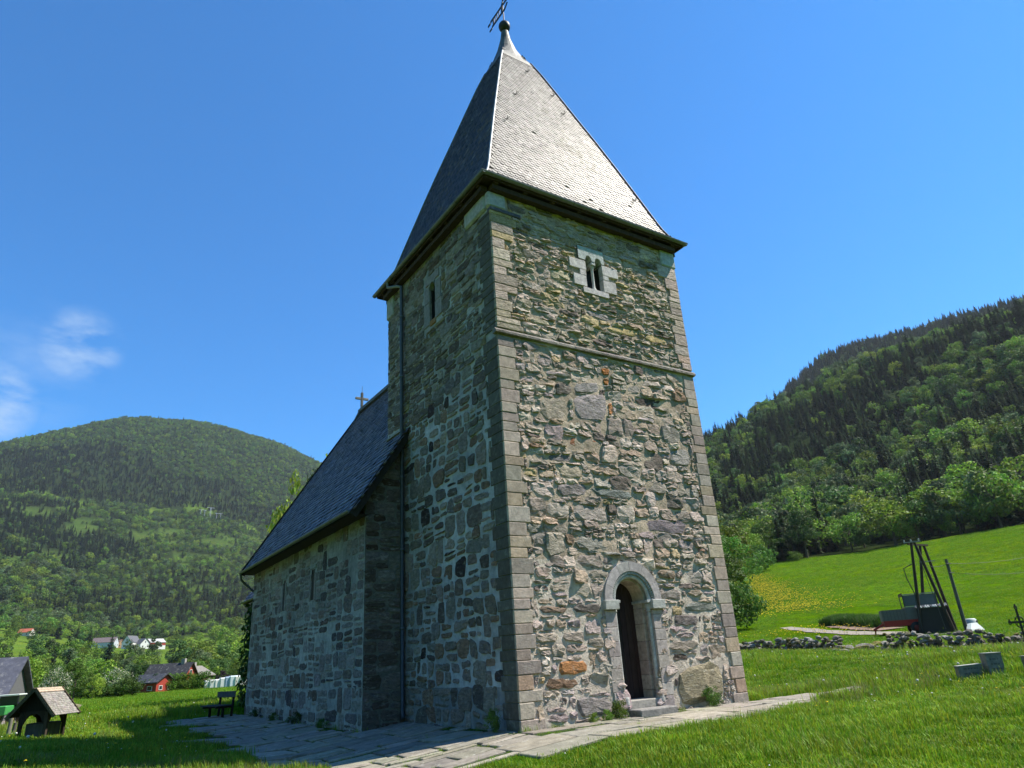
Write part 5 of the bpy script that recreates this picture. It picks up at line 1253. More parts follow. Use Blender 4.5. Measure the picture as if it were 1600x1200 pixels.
# creeper on the chancel
rs = np.random.default_rng(4); n = 3800; y = rs.uniform(18.1, 24.3, n); zz = rs.uniform(-.2, 4.6, n); kx = .3-rs.uniform(.02, .45, n)*(.5+fbm(y*.8, zz*.8, 3, 2))
V, c = leaf_quads(np.c_[kx, y, zz], np.tile([-1., 0, .2], (n, 1)), .11, np.array([.045, .095, .015])[None]*rs.uniform(.6, 1.5, (n, 1)), .8, rs)
me = mesh_quads('creeper', V, c, m_leaf); o = bpy.data.objects.new('creeper', me); C.objects.link(o); tag(o, 'dark green creeper climbing the wall beyond the far end of the nave', 'climbing plant')

# ------------------------------------------------------------------ dry-stone wall, mound
def rock(seed):
    import bmesh
    bm = bmesh.new(); bmesh.ops.create_icosphere(bm, subdivisions=1, radius=.5); r2 = random.Random(seed)
    for v in bm.verts: v.co *= 1+r2.uniform(-.22, .18)
    m = bpy.data.meshes.new('rock'); bm.to_mesh(m); bm.free(); c = r2.choice([(.30, .28, .24), (.24, .22, .19), (.18, .165, .14), (.36, .35, .33), (.22, .20, .12)])
    a = m.attributes.new('Col', 'FLOAT_COLOR', 'FACE'); a.data.foreach_set('color', np.tile([*c, 1.], (len(m.polygons), 1)).astype(np.float32).ravel()); m.materials.append(m_stone); return m
ROCKS = [rock(i) for i in range(14)]
MOSS = rock(99); a = MOSS.attributes['Col']; a.data.foreach_set('color', np.tile([.17, .15, .03, 1.], (len(MOSS.polygons), 1)).astype(np.float32).ravel())
def add_rock(par, p, s, m=None):
    o = bpy.data.objects.new('stone', m or random.choice(ROCKS)); C.objects.link(o); o.parent = par; o.location = p; o.rotation_euler = (random.uniform(-.3, .3), random.uniform(-.3, .3), random.uniform(0, 6.28)); o.scale = s
def drystone(a, b, hh, label, n_along, s0):
    A, B = Vector(a), Vector(b); t0 = empty('dry_stone_wall', A, 0, label, 'stone wall'); L_ = (B-A).length; d = (B-A)/L_; nn = Vector((-d.y, d.x, 0)); cnt = 0; x = 0; filler = MB()
    while x < L_:
        z = 0; hl_ = hh*(.7+.5*float(vn(np.array([x*.4]), np.array([1.]), 3)[0]))
        while z < hl_:
            s = s0*random.uniform(.6, 1.35)*(1-.25*z/hh); P = A+d*(x+random.uniform(-.2, .2))+nn*random.uniform(-.18, .12); g = Vector((P.x, P.y, Hs(P.x, P.y)))
            add_rock(t0, g-A+Vector((0, 0, z+s*.25)), (s*random.uniform(1, 1.5), s*random.uniform(.8, 1.2), s*random.uniform(.6, .85)), MOSS if random.random() < .07 else None); z += s*.55; cnt += 1
        x += s0*.78
    for k in range(int(L_/.8)):
        P = A+d*(k*.8+.4); z = Hs(P.x, P.y); q = P-A
        filler.box(q.x-.42, q.x+.42, q.y-.12, q.y+.12, z-A.z-.3, z-A.z+hh*.45, (.06, .055, .05))
    filler.build('wall_core', m_stone, t0)
    return cnt
n1 = drystone(on_ground(1392, 1018), on_ground(1690, 1006), .62, 'mossy grey dry-stone wall running behind the gravestones to the right edge', 0, .32)
n2 = drystone(on_ground(1100, 1024), on_ground(1322, 1017), .55, 'dark low dry-stone wall running from the tower corner towards the track', 0, .34)
mo = on_ground(1362, 1016); t0 = empty('stone_heap', mo, 0, 'low mossy heap of fallen stones in the gap of the wall', 'stone heap')
for k in range(26):
    x, y = random.gauss(0, 1.1), random.gauss(0, .6); s = random.uniform(.3, .6); add_rock(t0, (x, y, Hs(mo[0]+x, mo[1]+y)-mo[2]+random.uniform(0, .25)), (s*1.4, s, s*.6), MOSS if random.random() < .55 else None)

# ------------------------------------------------------------------ gravestones and iron cross
def gravestone(px_, py_, w_, d_, h_, rz, label, sl_=0.):
    p = on_ground(px_, py_); t = empty('gravestone', (p[0], p[1], p[2]-.03), rz, label, 'gravestone')
    mb = MB(); mb.prism([(-w_/2, -d_/2, 0), (w_/2, -d_/2, 0), (w_/2, -d_/2, h_), (-w_/2, -d_/2, h_-sl_)], (0, 0, 0), (0, d_, 0), (.21, .21, .20)); mb.build('slab', m_stone if False else m_block, t)
    mb = MB(); mb.prism([(-w_/2-.01, -d_/2-.015, h_-sl_), (w_/2+.01, -d_/2-.015, h_), (w_/2+.01, -d_/2-.015, h_+.02), (-w_/2-.01, -d_/2-.015, h_-sl_+.02)], (0, 0, 0), (0, d_+.03, 0), (.36, .36, .33)); mb.build('top_edge', m_block, t)
    mb = MB()
    for r_ in range(3):
        x = -w_*.3
        while x < w_*.3: l = random.uniform(.03, .08); mb.box(x, min(x+l, w_*.3), -d_/2-.004, -d_/2+.01, h_*.72-r_*.11, h_*.72-r_*.11+.035, (.13, .13, .125)); x += l+.025
    mb.build('worn_inscription', m_block, t)
gravestone(1556, 1054, .38, .28, .52, R(-38), 'taller pale grey upright gravestone standing in the grass at the right')
gravestone(1518, 1061, .56, .22, .36, R(-42), 'low half-sunk grey gravestone with a slanted top left of the taller one', .03)
gravestone(1626, 1056, .5, .2, .45, R(-38), 'weathered brown gravestone at the very right edge of the grass')
p = on_ground(1617, 1045); t = empty('iron_cross', (p[0], p[1], p[2]), R(-35), 'tall rusty cast-iron grave cross with openwork arms at the right edge', 'grave cross'); t.scale = (.72, .72, .86)
ci = (.035, .026, .022); mb = MB(); mb.box(-.03, .03, -.018, .018, -.1, 1.62, ci); mb.build('shaft', m_dark, t)
mb = MB(); mb.box(-.32, -.031, -.015, .015, 1.22, 1.28, ci); mb.box(.031, .32, -.015, .015, 1.22, 1.28, ci); mb.build('arm', m_dark, t)
mb = MB(); ts = np.linspace(0, 2*math.pi, 17); mb.tube([(.16*math.cos(a), 0, 1.25+.16*math.sin(a)) for a in ts], .014, 5, ci, False)
for a in (math.pi/4, 3*math.pi/4, 5*math.pi/4, 7*math.pi/4): mb.tube([(.09*math.cos(a)+.05*math.cos(u), 0, 1.25+.09*math.sin(a)+.05*math.sin(u)) for u in np.linspace(0, 6.28, 9)], .010, 4, ci, False)
mb.build('openwork_ring', m_dark, t)
for x, z in ((-.34, 1.25), (.34, 1.25), (0, 1.66)):
    mb = MB(); mb.tube([(x+.05*math.cos(u), 0, z+.05*math.sin(u)) for u in np.linspace(0, 6.28, 9)], .014, 5, ci, False); mb.box(x-.02, x+.02, -.012, .012, z-.02, z+.09, ci); mb.build('finial', m_dark, t)
mb = MB(); mb.box(-.07, .07, -.014, .014, .55, .78, ci); mb.build('name_plate', m_dark, t)

# ------------------------------------------------------------------ track and bare earth
def ribbon(name, pts, wds, col, m, lift=.05, kind='structure'):
    mb = MB(); P = [Vector(on_ground(*q)) for q in pts]; Q = []
    for i in range(len(P)-1):
        for k in range(10): Q.append((P[i].lerp(P[i+1], k/10), wds[i]+(wds[i+1]-wds[i])*k/10))
    Q.append((P[-1], wds[-1])); vs = []; m_ = 6
    for i, (p, w_) in enumerate(Q):
        d = (Q[min(i+1, len(Q)-1)][0]-Q[max(i-1, 0)][0]); d.z = 0; d.normalize(); s_ = Vector((-d.y, d.x, 0))
        for j in range(m_+1):
            q = p+s_*w_*(j/m_-.5)*(1+.15*random.uniform(-1, 1)); vs.append((q.x, q.y, Hs(q.x, q.y)+lift))
    mb.add(vs, [(i*(m_+1)+j, i*(m_+1)+j+1, (i+1)*(m_+1)+j+1, (i+1)*(m_+1)+j) for i in range(len(Q)-1) for j in range(m_)], col, True)
    return mb.build(name, m, kind=kind)
m_grav = mat('gravel', .95, .3, 2.5, (1, 1, 1), .6, 6, .06, .1, coord='World')
ribbon('track', [(1228, 981), (1280, 987), (1340, 990), (1400, 990), (1470, 992)], [1.2, 2.0, 2.6, 3.2, 2.2], (.27, .24, .195), m_grav)
ribbon('bare_earth', [(1300, 979.5), (1350, 982.5), (1395, 984)], [1.5, 2.6, 2.5], (.22, .155, .11), m_grav, .08)
a, b = on_ground(1292, 977), on_ground(1392, 981); n = 2600; t = rng.random(n); nx_, ny_ = -(b[1]-a[1]), b[0]-a[0]; l = math.hypot(nx_, ny_); o_ = rng.normal(0, .55, n)
x, y = a[0]+(b[0]-a[0])*t+nx_/l*(o_+.8), a[1]+(b[1]-a[1])*t+ny_/l*(o_+.8)
DG = [blade_clump('crop_clump', 60, 30, .9, .16, (.03, .085, .012), .02)]
scatter('crop_strip', np.c_[x, y, H(x, y)], np.c_[rng.normal(0, .1, n), rng.normal(0, .1, n), rng.uniform(0, 6.28, n)], np.repeat(rng.uniform(.7, 1.1, n)[:, None], 3, 1), np.zeros(n), DG)

# ------------------------------------------------------------------ farm trailer, poles, hut
def face_cam(p): return -math.atan2(p[0]-CAM[0], p[1]-CAM[1])
p = on_ground(1462, 990); p[2] -= .02
RZT = face_cam(p)
tr = empty('forage_trailer', (p[0]+.0, p[1]+1.5, Hs(p[0], p[1]+1.5)), RZT+R(8), 'red and grey farm trailer with slatted sides parked behind the tall poles', 'farm trailer')
RD, GY = (.42, .035, .03), (.16, .15, .14)
mb = MB(); mb.box(-1.9, 1.9, -1.0, 1.0, .6, 1.05, RD, .03); mb.build('chassis', m_paint, tr)
mb = MB(); mb.box(-1.9, -.3, -1.02, -.98, 1.0, 1.75, GY); mb.box(-1.9, -.3, .98, 1.02, 1.0, 1.75, GY); mb.box(-1.93, -1.9, -1, 1, 1.0, 1.75, GY); mb.build('side_panel', m_paint, tr)
for k in range(7): mb = MB(); mb.box(-1.85+k*.23, -1.80+k*.23, -1.05, -1.02, 1.0, 1.75, (.12, .11, .1)); mb.build('upright_slat', m_paint, tr)
mb = MB(); mb.box(-.3, 1.9, -1.02, -.98, 1.0, 1.85, (.15, .155, .15)); mb.box(-.3, 1.9, .98, 1.02, 1.0, 1.85, (.15, .155, .15)); mb.build('side_panel', m_paint, tr)
mb = MB()
for x in (-.3, .7, 1.85): mb.box(x-.03, x+.03, -1.03, -.97, 1.85, 2.75, (.05, .05, .05)); mb.box(x-.03, x+.03, .97, 1.03, 1.85, 2.75, (.05, .05, .05))
for y in (-1, 1): mb.box(-.33, 1.9, y-.03, y+.03, 2.7, 2.76, (.35, .36, .35)); mb.box(-.33, 1.9, y-.02, y+.02, 1.86, 1.9, (.4, .42, .42))
mb.box(-.34, -.29, -1.0, 1.0, 2.62, 2.85, (.05, .04, .035)); mb.build('cage', m_dark, tr)
mb = MB(); mb.box(-.28, 1.85, -.99, -.97, 1.92, 2.66, (.10, .13, .14)); mb.build('mesh_screen', m_paint, tr)
mb = MB(); mb.box(.9, 1.9, -1.03, -1.021, .8, 1.7, RD); mb.build('red_panel', m_paint, tr)
for y in (-.95, .95):
    for x in (.15, 1.1):
        wh = empty('wheel', (x, y, .42)); wh.parent = tr; wh.rotation_euler = (R(90), 0, 0)
        mb = MB(); mb.lathe([(.2, -.12), (.38, -.12), (.42, -.07), (.42, .07), (.38, .12), (.2, .12)], 18, (0, 0, 0), (.025, .025, .025)); mb.build('tyre', m_dark, wh)
        mb = MB(); mb.lathe([(0, -.08), (.21, -.1), (.21, .1), (0, .08)], 14, (0, 0, 0), (.25, .05, .04)); mb.build('rim', m_paint, wh)
mb = MB(); mb.beam((-1.9, -.3, .8), (-2.6, 0, .45), .12, .12, RD); mb.beam((-1.9, .3, .8), (-2.6, 0, .45), .12, .12, RD); mb.beam((-2.5, 0, .5), (-2.6, 0, 0), .1, .1, RD); mb.build('drawbar', m_paint, tr)
# timber pole structure (two A-frames with a crosshead)
pf = on_ground(1466, 991); tp = at(1427, 847, math.hypot(pf[0]-CAM[0], pf[1]-CAM[1])); hp = tp[2]-Hs(pf[0], pf[1])
ps_ = empty('pole_frame', (pf[0], pf[1], Hs(pf[0], pf[1])), face_cam(pf), 'tall dark timber double A-frame of power poles beside the farm trailer', 'power pole')
PC = (.055, .042, .034)
for y, hx in ((0, 0), (2.4, .55)):
    mb = MB(); mb.tube([(-1.05+hx*.3, y, -.2), (-.12+hx, y, hp)], [.13, .09], 10, PC); mb.build('pole', m_wood, ps_)
    mb = MB(); mb.tube([(1.05+hx*.3, y, -.2), (.10+hx, y, hp-.05)], [.13, .09], 10, PC); mb.build('pole', m_wood, ps_)
mb = MB(); mb.beam((-.35, 0, hp-.1), (.9, 2.4, hp-.1), .12, .12, PC); mb.build('crosshead', m_wood, ps_)
mb = MB(); mb.beam((-.6, -.1, hp+.02), (.5, -.1, hp+.0), .08, .06, (.25, .26, .27)); mb.build('crossarm', m_metal, ps_)
mb = MB(); mb.beam((.1, 2.2, hp*.8), (1.1, 2.2, hp*.8), .08, .06, (.3, .3, .32)); mb.build('crossarm', m_metal, ps_)
for x in (-.55, -.1, .4): mb = MB(); mb.lathe([(.03, 0), (.06, .03), (.035, .07), (.06, .1), (.03, .16)], 8, (x, -.1, hp+.04), (.5, .5, .5)); mb.build('insulator', m_paint, ps_)
mb = MB(); mb.tube([(-.9, -.16, .1), (-.78, -.16, hp*.45), (-1.0, -.2, hp*.6), (-1.05, -.2, hp*.72), (-.45, -.15, hp*.76)], .035, 6, (.04, .045, .05)); mb.build('cable', m_dark, ps_)
mb = MB(); mb.tube([(.55, -.12, .3), (.2, -.12, hp*.7), (.05, -.1, hp*.97)], .022, 6, (.06, .06, .065)); mb.build('cable', m_dark, ps_)
# dark hut with corrugated roof between the poles
ht = empty('small_hut', (pf[0]+.9*math.cos(face_cam(pf)), pf[1]+.2, Hs(pf[0], pf[1]+1)), face_cam(pf), 'small dark hut with a corrugated roof edge between the tall poles', 'hut')
mb = MB(); mb.box(-.95, .95, -.4, 1.0, -.1, 1.75, (.022, .022, .026)); mb.build('wall', m_paint, ht)
for k in range(13):
    mb = MB(); x = -1.05+k*.16; mb.prism([(x, -.5, 1.78), (x+.05, -.5, 1.86), (x+.11, -.5, 1.86), (x+.16, -.5, 1.78)], (0, 0, 0), (0, 1.6, .2), (.5, .52, .53) if k % 3 else (.14, .14, .15)); mb.build('roof_sheet', m_metal, ht)
# boards leaning
bl = empty('leaning_boards', (pf[0]+1.6*math.cos(face_cam(pf)), pf[1]+.1, Hs(pf[0]+1.5, pf[1])), face_cam(pf), 'pile of weathered boards and scrap leaning right of the small hut', 'boards')
for k in range(5): mb = MB(); mb.beam((.5+.1*k, .1*k, 0), (-.2+.12*k, .3, 1.75-.1*k), .16, .03, jc((.13, .12, .10), .4)); mb.build('board', m_wood, bl)
# utility pole with wires
pu = on_ground(1511, 987); tu = at(1477, 874, math.hypot(pu[0]-CAM[0], pu[1]-CAM[1])); hu = tu[2]-pu[2]
up_ = empty('utility_pole', (pu[0], pu[1], pu[2]), 0, 'slim grey-green wooden utility pole with wires, right of the double A-frame', 'utility pole')
mb = MB(); lean = (tu-np.array(pu)); mb.tube([(0, 0, -.2), (lean[0]*.0, lean[1]*.0, hu)], [.13, .10], 10, (.10, .105, .09)); mb.build('pole', m_wood, up_)
mb = MB(); mb.box(-.35, .3, -.13, -.06, hu-.35, hu-.28, (.12, .12, .12)); mb.box(-.3, .3, -.13, -.06, hu-1.0, hu-.94, (.12, .12, .12)); mb.build('bracket', m_dark, up_)
for k, (z, q) in enumerate(((hu-.3, at(1760, 815, 75)), (hu-.95, at(1760, 850, 75)))):
    mb = MB(); P0 = Vector((pu[0], pu[1], pu[2]+z)); Q = Vector(q); L_ = [P0.lerp(Q, t)+Vector((0, 0, -4*.9*t*(1-t))) for t in np.linspace(0, 1, 18)]; mb.tube(L_, .013, 5, (.05, .06, .05), False); o = mb.build('overhead_wire', m_dark); tag(o, ['upper', 'lower'][k]+' overhead wire running from the utility pole out to the right', 'wire')
P0 = Vector((pu[0], pu[1], pu[2]+hu-.3)); Q = Vector((tp[0], tp[1], tp[2]-1.4)); mb = MB(); mb.tube([P0.lerp(Q, t)+Vector((0, 0, -4*.3*t*(1-t))) for t in np.linspace(0, 1, 12)], .016, 5, (.05, .06, .05), False); o = mb.build('overhead_wire', m_dark); tag(o, 'thin wire stretched between the utility pole and the A-frame', 'wire')
# white wrapped bale and sheet
pb = on_ground(1548, 984); bl = empty('silage_bale', (pb[0], pb[1]+1.2, Hs(pb[0], pb[1]+1.2)), R(20), 'white plastic-wrapped bale half hidden by grass right of the utility pole', 'bale')
mb = MB(); mb.lathe([(0, 0), (.45, .02), (.58, .12), (.6, .6), (.55, 1.05), (.42, 1.15), (0, 1.17)], 16, (0, 0, 0), (.45, .5, .5)); mb.build('wrap', m_paint, bl); bl.scale = (.75, .75, .7)
mb = MB(); mb.box(-.3, .3, -.62, -.55, .75, .95, (.04, .045, .05)); mb.build('dark_patch', m_paint, bl)
mb = MB(); mb.prism([(-2.2, -.5, 0), (-.5, -.7, 0), (-.4, -.2, .55), (-1.0, -.1, .5)], (0, 0, 0), (0, .3, 0), (.33, .38, .37)); o = mb.build('plastic_sheet', m_paint, loc=(pb[0], pb[1]+.8, pb[2])); tag(o, 'crumpled pale plastic sheet lying between the utility pole and the white bale', 'plastic sheet')

# ------------------------------------------------------------------ bench
pb = on_ground(349, 1121, 15); be = empty('bench', (pb[0], pb[1], pb[2]), R(14), 'dark wooden bench with a single back board near the far corner of the nave', 'bench')
BC = (.045, .05, .055)
for k in range(3): mb = MB(); mb.box(-.62+k*.20, -.62+k*.20+.18, -.75, .75, .42, .465, jc(BC, .15), .004); mb.build('seat_board', m_wood, be)
mb = MB(); mb.box(.03, .065, -.75, .75, .72, .93, (.075, .09, .11), .004); mb.build('back_board', m_wood, be)
for y in (-.55, .55):
    mb = MB(); mb.prism([(.0, y-.04, -.1), (.07, y-.04, -.1), (.13, y-.04, .93), (.066, y-.04, .93)], (0, 0, 0), (0, .08, 0), (.02, .02, .022)); mb.build('back_post', m_wood, be)
    mb = MB(); mb.box(-.35, -.27, y-.04, y+.04, -.1, .35, (.02, .02, .022)); mb.build('leg', m_wood, be)
    mb = MB(); mb.box(-.6, .02, y-.035, y+.035, .35, .415, (.02, .02, .022)); mb.build('seat_bearer', m_wood, be)

# ------------------------------------------------------------------ roofed well shelter
p0 = on_ground(62, 1155, 15); rr = math.hypot(p0[0]-CAM[0], p0[1]-CAM[1]); SC = rr/31.*.68
ws = empty('well_shelter', (p0[0], p0[1], p0[2]), face_cam(p0)+R(60), 'small open timber shelter with a steep shingled gable roof and arched braces, at the left', 'shelter'); ws.scale = (SC, SC, SC)
TB, SHG = (.035, .026, .02), (.22, .23, .205)
PX_, PY_ = .78, .62
for x in (-PX_, PX_):
    for y in (-PY_, PY_): mb = MB(); mb.box(x-.08, x+.08, y-.08, y+.08, -.3, 1.28, TB if not (x < 0 and y < 0) else (.06, .045, .035), .01); mb.build('post', m_wood, ws)
def arch(p, q, axis):
    mb = MB(); n = 8; P, Q = Vector(p), Vector(q); d = (Q-P); L_ = d.length; d.normalize(); up = Vector((0, 0, 1)); s_ = d.cross(up)*.05
    for k in range(n):
        t0, t1 = k/n, (k+1)/n
        def zz(t): return 1.2-.55*abs(2*t-1)**2.6
        a, b = P+d*L_*t0, P+d*L_*t1
        mb.prism([a+up*zz(t0)-s_, b+up*zz(t1)-s_, b+up*1.32-s_, a+up*1.32-s_], (0, 0, 0), s_*2, TB)
    mb.build('arched_brace', m_wood, ws)
arch((-PX_+.08, -PY_, 0), (PX_-.08, -PY_, 0), 0); arch((-PX_+.08, PY_, 0), (PX_-.08, PY_, 0), 0); arch((-PX_, -PY_+.08, 0), (-PX_, PY_-.08, 0), 1); arch((PX_, -PY_+.08, 0), (PX_, PY_-.08, 0), 1)
# gable roof: ridge along x
RH, RE, RWd, RL = 2.35, 1.12, 1.12, 1.12
for sy in (-1, 1):
    mb = MB(); e = Vector((-RL, sy*RWd, RE)); r_ = Vector((-RL, 0, RH)); n_ = Vector((0, sy*(RH-RE), RWd)).normalized()
    mb.prism([e, e+Vector((2*RL, 0, 0)), r_+Vector((2*RL, 0, 0)), r_], (0, 0, 0), -n_*.05, TB); mb.build('roof_boarding', m_wood, ws)
    V = (r_-e).normalized(); U = V.cross(n_).normalized(); L_ = (r_-e).length; s_ = -.05; row = 0
    while s_ < L_*.84:
        x = -RL+(row % 2)*.05
        while x < RL:
            mb = MB() if (row*22+int((x+RL)/.1)) < 0 else None
            if row == 0 and x == -RL: shj = MB()
            slate(shj, e+Vector((x+RL, 0, 0))+V*s_+n_*.0, U*(1), V, n_, .105, .17, .016, jc(SHG, .2)); x += .105
        s_ += .12; row += 1
    shj.build('shingles', m_wood, ws, kind='stuff')
    for k in range(2): mb = MB(); a = e+V*(L_*.86+k*.12)+n_*.03; mb.prism([a, a+Vector((2*RL, 0, 0)), a+Vector((2*RL, 0, 0))+V*.14, a+V*.14], (0, 0, 0), n_*.025, jc((.34, .30, .23), .15)); mb.build('ridge_board', m_wood, ws)
    for x in (-RL-.02, RL+.02): mb = MB(); mb.beam(e+Vector((x+RL, 0, -.02))-V*.08, r_+Vector((x+RL, 0, .02)), .04, .16, (.10, .08, .05)); mb.build('barge_board', m_wood, ws)
for x in (-PX_, PX_): mb = MB(); mb.prism([(x-.02, -.95, 1.30), (x-.02, .95, 1.30), (x-.02, 0, RH-.08)], (0, 0, 0), (.04, 0, 0), (.02, .015, .012)); mb.build('gable_boarding', m_wood, ws)
mb = MB(); mb.box(-.3, .45, -.28, .28, -.1, .42, (.10, .095, .085), .03); o = mb.build('well_box', m_wood, loc=(p0[0], p0[1]+.1, p0[2]), rot=(0, 0, face_cam(p0)+R(60))); tag(o, 'low dark wooden box standing inside the roofed shelter', 'wooden box')
# posts and boulder nearby
for k, (x_, y_, h_) in enumerate(((11, 1154, .62), (19, 1152, .45))):
    q = on_ground(x_, y_, 15); mb = MB(); mb.tube([(0, 0, -.1), (.02, 0, h_)], [.07, .055], 7, [(.20, .19, .16), (.09, .085, .075)][k]); o = mb.build('fence_post', m_wood, loc=tuple(q)); tag(o, ['taller pale weathered post left of the shelter', 'short dark post stump just left of the shelter'][k], 'post')
q = on_ground(118, 1108, 15); o = bpy.data.objects.new('boulder', ROCKS[3]); C.objects.link(o); o.location = (q[0], q[1], q[2]+.12); o.scale = (.75, .6, .5); tag(o, 'small white boulder in the meadow right of the shelter', 'boulder')

# ------------------------------------------------------------------ houses
def house(name, px_, r_, wd, dp, hw_, hr, rz, wall, roof, label, cat='house', wins=((-.25, .5), (.25, .5)), door=None, chimney=None, base=None, mw=None, gwin=True, sink=.2, oh=.35, trim=(.6, .6, .58)):
    """gable ends at +-y (dp), eaves along x... ridge runs along y"""
    p = ground_pt(px_, r_); t = empty(name, (p[0], p[1], p[2]-sink), face_cam(p)+rz, label, cat); w2, d2 = wd/2, dp/2; mw = mw or m_paint
    mb = MB(); mb.prism([(-w2, -d2, 0), (w2, -d2, 0), (w2, -d2, hw_), (0, -d2, hw_+hr), (-w2, -d2, hw_)], (0, 0, 0), (0, dp, 0), wall); mb.build('wall', mw, t)
    if base: mb = MB(); mb.box(-w2-.02, w2+.02, -d2-.02, d2+.02, 0, base[0], base[1]); mb.build('plinth', m_block, t)
    for s_ in (-1, 1):
        mb = MB(); e = Vector((s_*(w2+oh), -d2-oh, hw_-oh*hr/w2+.06)); r0 = Vector((0, -d2-oh, hw_+hr+.06)); mb.prism([e, r0, r0+Vector((0, 0, .14)), e+Vector((0, 0, .14))], (0, 0, 0), (0, dp+2*oh, 0), roof); mb.build('roof', m_slate if mw is not m_wood else m_wood, t)
    def window(x, y, z, w_, h_, axis):
        f = MB(); g = MB()
        if axis == 'y': f.box(x-w_/2-.08, x+w_/2+.08, y-.05, y+.03, z-h_/2-.08, z+h_/2+.08, trim); g.box(x-w_/2, x+w_/2, y-.06, y-.04, z-h_/2, z+h_/2, (.03, .035, .04))
        else: f.box(x-.05, x+.05, y-w_/2-.08, y+w_/2+.08, z-h_/2-.08, z+h_/2+.08, trim); g.box(x-.06, x+.06, y-w_/2, y+w_/2, z-h_/2, z+h_/2, (.03, .035, .04))
        o = f.build('window', m_paint, t); g.build('pane', m_glass, o)
    for u, f_ in wins:
        window(u*wd, -d2, f_*hw_, min(1.0, wd*.16), hw_*.3, 'y')
        window(-w2, u*dp, f_*hw_, min(1.1, dp*.16), hw_*.3, 'x'); window(w2, u*dp, f_*hw_, min(1.1, dp*.16), hw_*.3, 'x')
    if gwin: window(0, -d2, hw_+hr*.35, min(.9, wd*.14), hr*.3, 'y')
    if door: mb = MB(); mb.box(door*wd-.45, door*wd+.45, -d2-.04, -d2+.02, .1, 2.1, (.2, .07, .04)); mb.build('door', m_paint, t)
    if chimney: mb = MB(); mb.box(-.3, .3, chimney*dp-.3, chimney*dp+.3, hw_+hr*.6, hw_+hr+.8, (.3, .28, .27)); mb.build('chimney', m_block, t)
    return t
RED = (.32, .045, .03)
house('red_house', 264, 134, 4.6, 6.6, 2.0, 2.1, R(62), RED, (.035, .034, .035), 'red timber house with a dark steep roof beyond the field', wins=((-.2, .55), (.22, .55)), chimney=-.3)
house('red_annex', 237, 128, 3.6, 4.6, 1.6, 1.0, R(48), RED, (.045, .045, .05), 'low red annex with a shallow grey roof left of the red house', 'annex', gwin=False)
house('brown_cabin', 297, 150, 5.2, 6.0, 2.3, 1.5, R(-30), (.07, .035, .025), (.20, .18, .15), 'dark brown timber cabin with a pale roof right of the red house', 'cabin', chimney=.1)
pq = ground_pt(305, 148)
WH = (.72, .72, .70)
house('farmhouse', 163, 800, 13, 20, 5, 4.5, R(72), (.50, .54, .58), (.13, .10, .10), 'long grey-white farmhouse with a dull red roof, leftmost of the distant farm')
house('farm_shed', 187, 815, 7, 8, 4, 3.5, R(20), (.42, .26, .13), (.40, .22, .13), 'small tan shed with an orange roof between the distant farmhouses', 'shed')
house('farmhouse', 204, 795, 10, 14, 6, 6, R(-35), WH, (.10, .10, .11), 'tall white gabled farmhouse in the middle of the distant farm')
house('farmhouse', 221, 790, 9, 13, 4.5, 5, R(25), WH, (.11, .11, .12), 'white gabled farmhouse just left of the red barn on the distant slope')
house('red_barn', 241, 800, 12, 15, 6.5, 3.5, R(-62), RED, (.42, .42, .41), 'red barn with pale grey roof, rightmost building of the distant farm', 'barn', base=(3.6, WH))
house('cottage', 40, 800, 8, 11, 3.4, 3.2, R(60), (.55, .52, .48), (.38, .10, .05), 'small cottage with an orange-red roof high on the slope at the far left', 'cottage')
# slate-roofed building at the left edge
bp_ = ground_pt(-38, 62); t = house('slate_roofed_building', -74, 58, 6.4, 6.0, 1.3, 2.6, R(72), (.12, .12, .13), (.075, .078, .10), 'building with a large dark slate roof cut off by the left edge', 'building', wins=(), gwin=False, sink=.4)
# tractor beside it
p = ground_pt(5, 46); tc_ = empty('tractor', (p[0], p[1], p[2]), face_cam(p)+R(70), 'green and white tractor parked on the gravel at the left edge', 'tractor'); tc_.scale = (.72, .72, .72)
mb = MB(); mb.box(-1.2, .9, -.4, .4, .7, 1.3, (.05, .28, .07), .05); mb.build('bonnet', m_paint, tc_)
mb = MB(); mb.box(.1, 1.3, -.6, .6, 1.3, 1.9, (.03, .035, .04), .05); mb.build('cab', m_glass, tc_)
mb = MB(); mb.box(.0, 1.4, -.65, .65, 1.92, 2.02, (.6, .65, .62), .03); mb.build('cab_roof', m_paint, tc_)
for x, y, r_ in ((.8, -.75, .75), (.8, .75, .75), (-.8, -.65, .45), (-.8, .65, .45)):
    mb = MB(); wh = empty('wheel', (x, y, r_)); wh.parent = tc_; wh.rotation_euler = (R(90), 0, 0)
    mb.lathe([(r_*.5, -.16), (r_*.95, -.16), (r_, -.1), (r_, .1), (r_*.95, .16), (r_*.5, .16)], 18, (0, 0, 0), (.025, .025, .025)); mb.build('tyre', m_dark, wh)
    mb = MB(); mb.lathe([(0, -.08), (r_*.52, -.12), (r_*.52, .12), (0, .08)], 14, (0, 0, 0), (.6, .5, .08)); mb.build('rim', m_paint, wh)
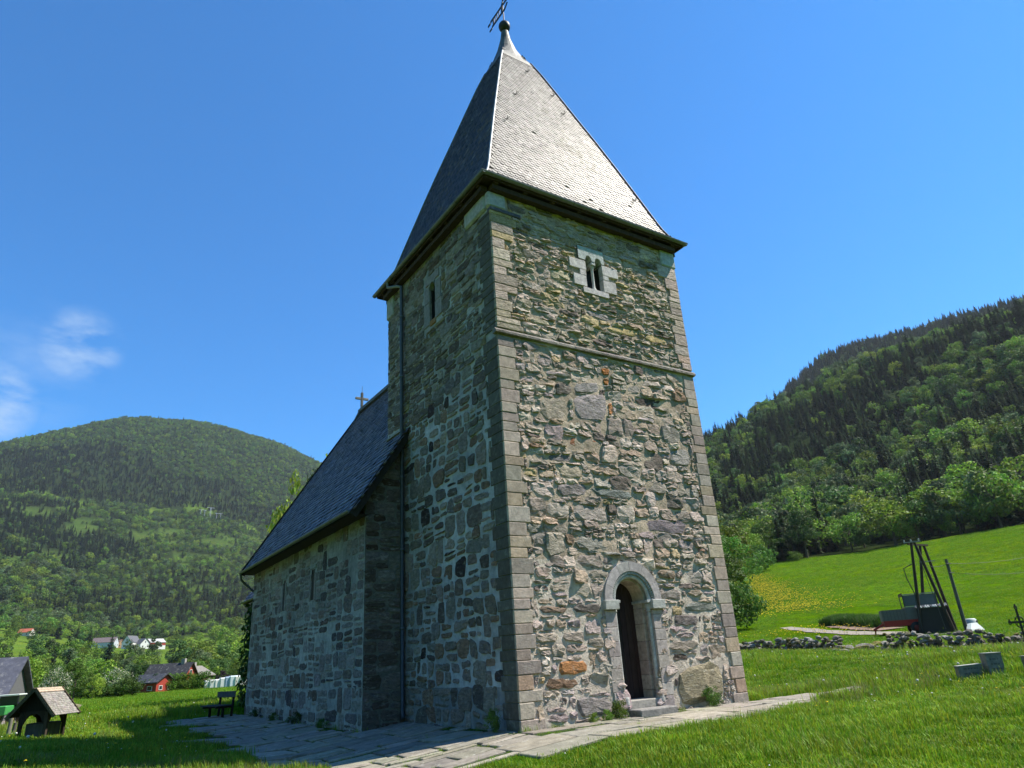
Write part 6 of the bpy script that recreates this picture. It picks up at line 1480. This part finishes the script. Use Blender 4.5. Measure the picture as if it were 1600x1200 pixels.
# white wrapped bales and boxes by the far edge of the field
for k, (x_, c, s_) in enumerate(((325, WH, (1.5, 1.1, 1.2)), (333, (.60, .63, .62), (1.5, 1.2, 1.3)), (341, WH, (1.4, 1.1, 1.3)), (349, (.66, .68, .68), (1.4, 1.2, 1.5)), (357, (.32, .42, .55), (1.4, 1.1, 1.6)), (365, (.60, .68, .72), (1.6, 1.2, 1.7)), (373, (.66, .66, .6), (1.6, 1.2, 1.6)), (381, (.60, .6, .55), (1.6, 1.2, 1.5)))):
    p = ground_pt(x_, 128); mb = MB(); mb.box(-s_[0]/2, s_[0]/2, -s_[1]/2, s_[1]/2, 0, s_[2], c, .12); b_ = empty('wrapped_pallet', (p[0], p[1], p[2]), face_cam(p)+R(12), ['leftmost white wrapped pallet of the row', 'second pale wrapped pallet of the row', 'white wrapped pallet below the purple tree', 'pale grey wrapped pallet left of the blue one', 'blue wrapped pallet of the row', 'pale blue-white wrapped pallet right of the blue one', 'cream wrapped pallet of the row', 'rightmost cream wrapped pallet beside the nave corner'][k]+' at the far edge of the field', 'pallet', 'wrapped pallets at the far edge of the field')
    mb.build('wrap', m_paint, b_); mb = MB()
    for y in (-.45, 0, .45): mb.box(-s_[0]/2, s_[0]/2, y*s_[1]-.05, y*s_[1]+.05, -.12, 0, (.2, .15, .1))
    mb.build('pallet_base', m_wood, b_)
# pylons on the far slope
for k, (x_, r_) in enumerate(((316, 1885), (328, 1890), (341, 1888))):
    p = ground_pt(x_, r_); t = empty('pylon', tuple(p), face_cam(p)+.3, ['left portal pylon on the cleared strip of the far mountain', 'middle mast on the cleared strip of the far mountain', 'right portal pylon on the cleared strip of the far mountain'][k], 'pylon', 'pylons on the far mountain')
    hh = [19, 27, 17][k]
    for x in (-5, 5): mb = MB(); mb.beam((x*(.3 if k == 1 else 1), 0, 0), (x*(.15 if k == 1 else 1), 0, hh), .7, .7, (.5, .52, .52)); mb.build('leg', m_metal, t)
    mb = MB(); mb.beam((-9, 0, hh), (9, 0, hh), .7, .8, (.5, .52, .52)); mb.build('crossarm', m_metal, t)

# ------------------------------------------------------------------ valley haze
hz = MB(); hz.box(-4800, 4800, -4800, 4800, -60, 1000); m = bpy.data.materials.new('haze_air'); m.use_nodes = True; nt = m.node_tree; nt.nodes.clear()
o_ = nd(nt, 'ShaderNodeOutputMaterial'); v_ = nd(nt, 'ShaderNodeVolumePrincipled'); v_.inputs['Color'].default_value = (.80, .90, 1, 1); v_.inputs['Density'].default_value = .000045; v_.inputs['Anisotropy'].default_value = .2
nt.links.new(v_.outputs[0], o_.inputs['Volume']); hz.build('haze', m, kind='stuff')
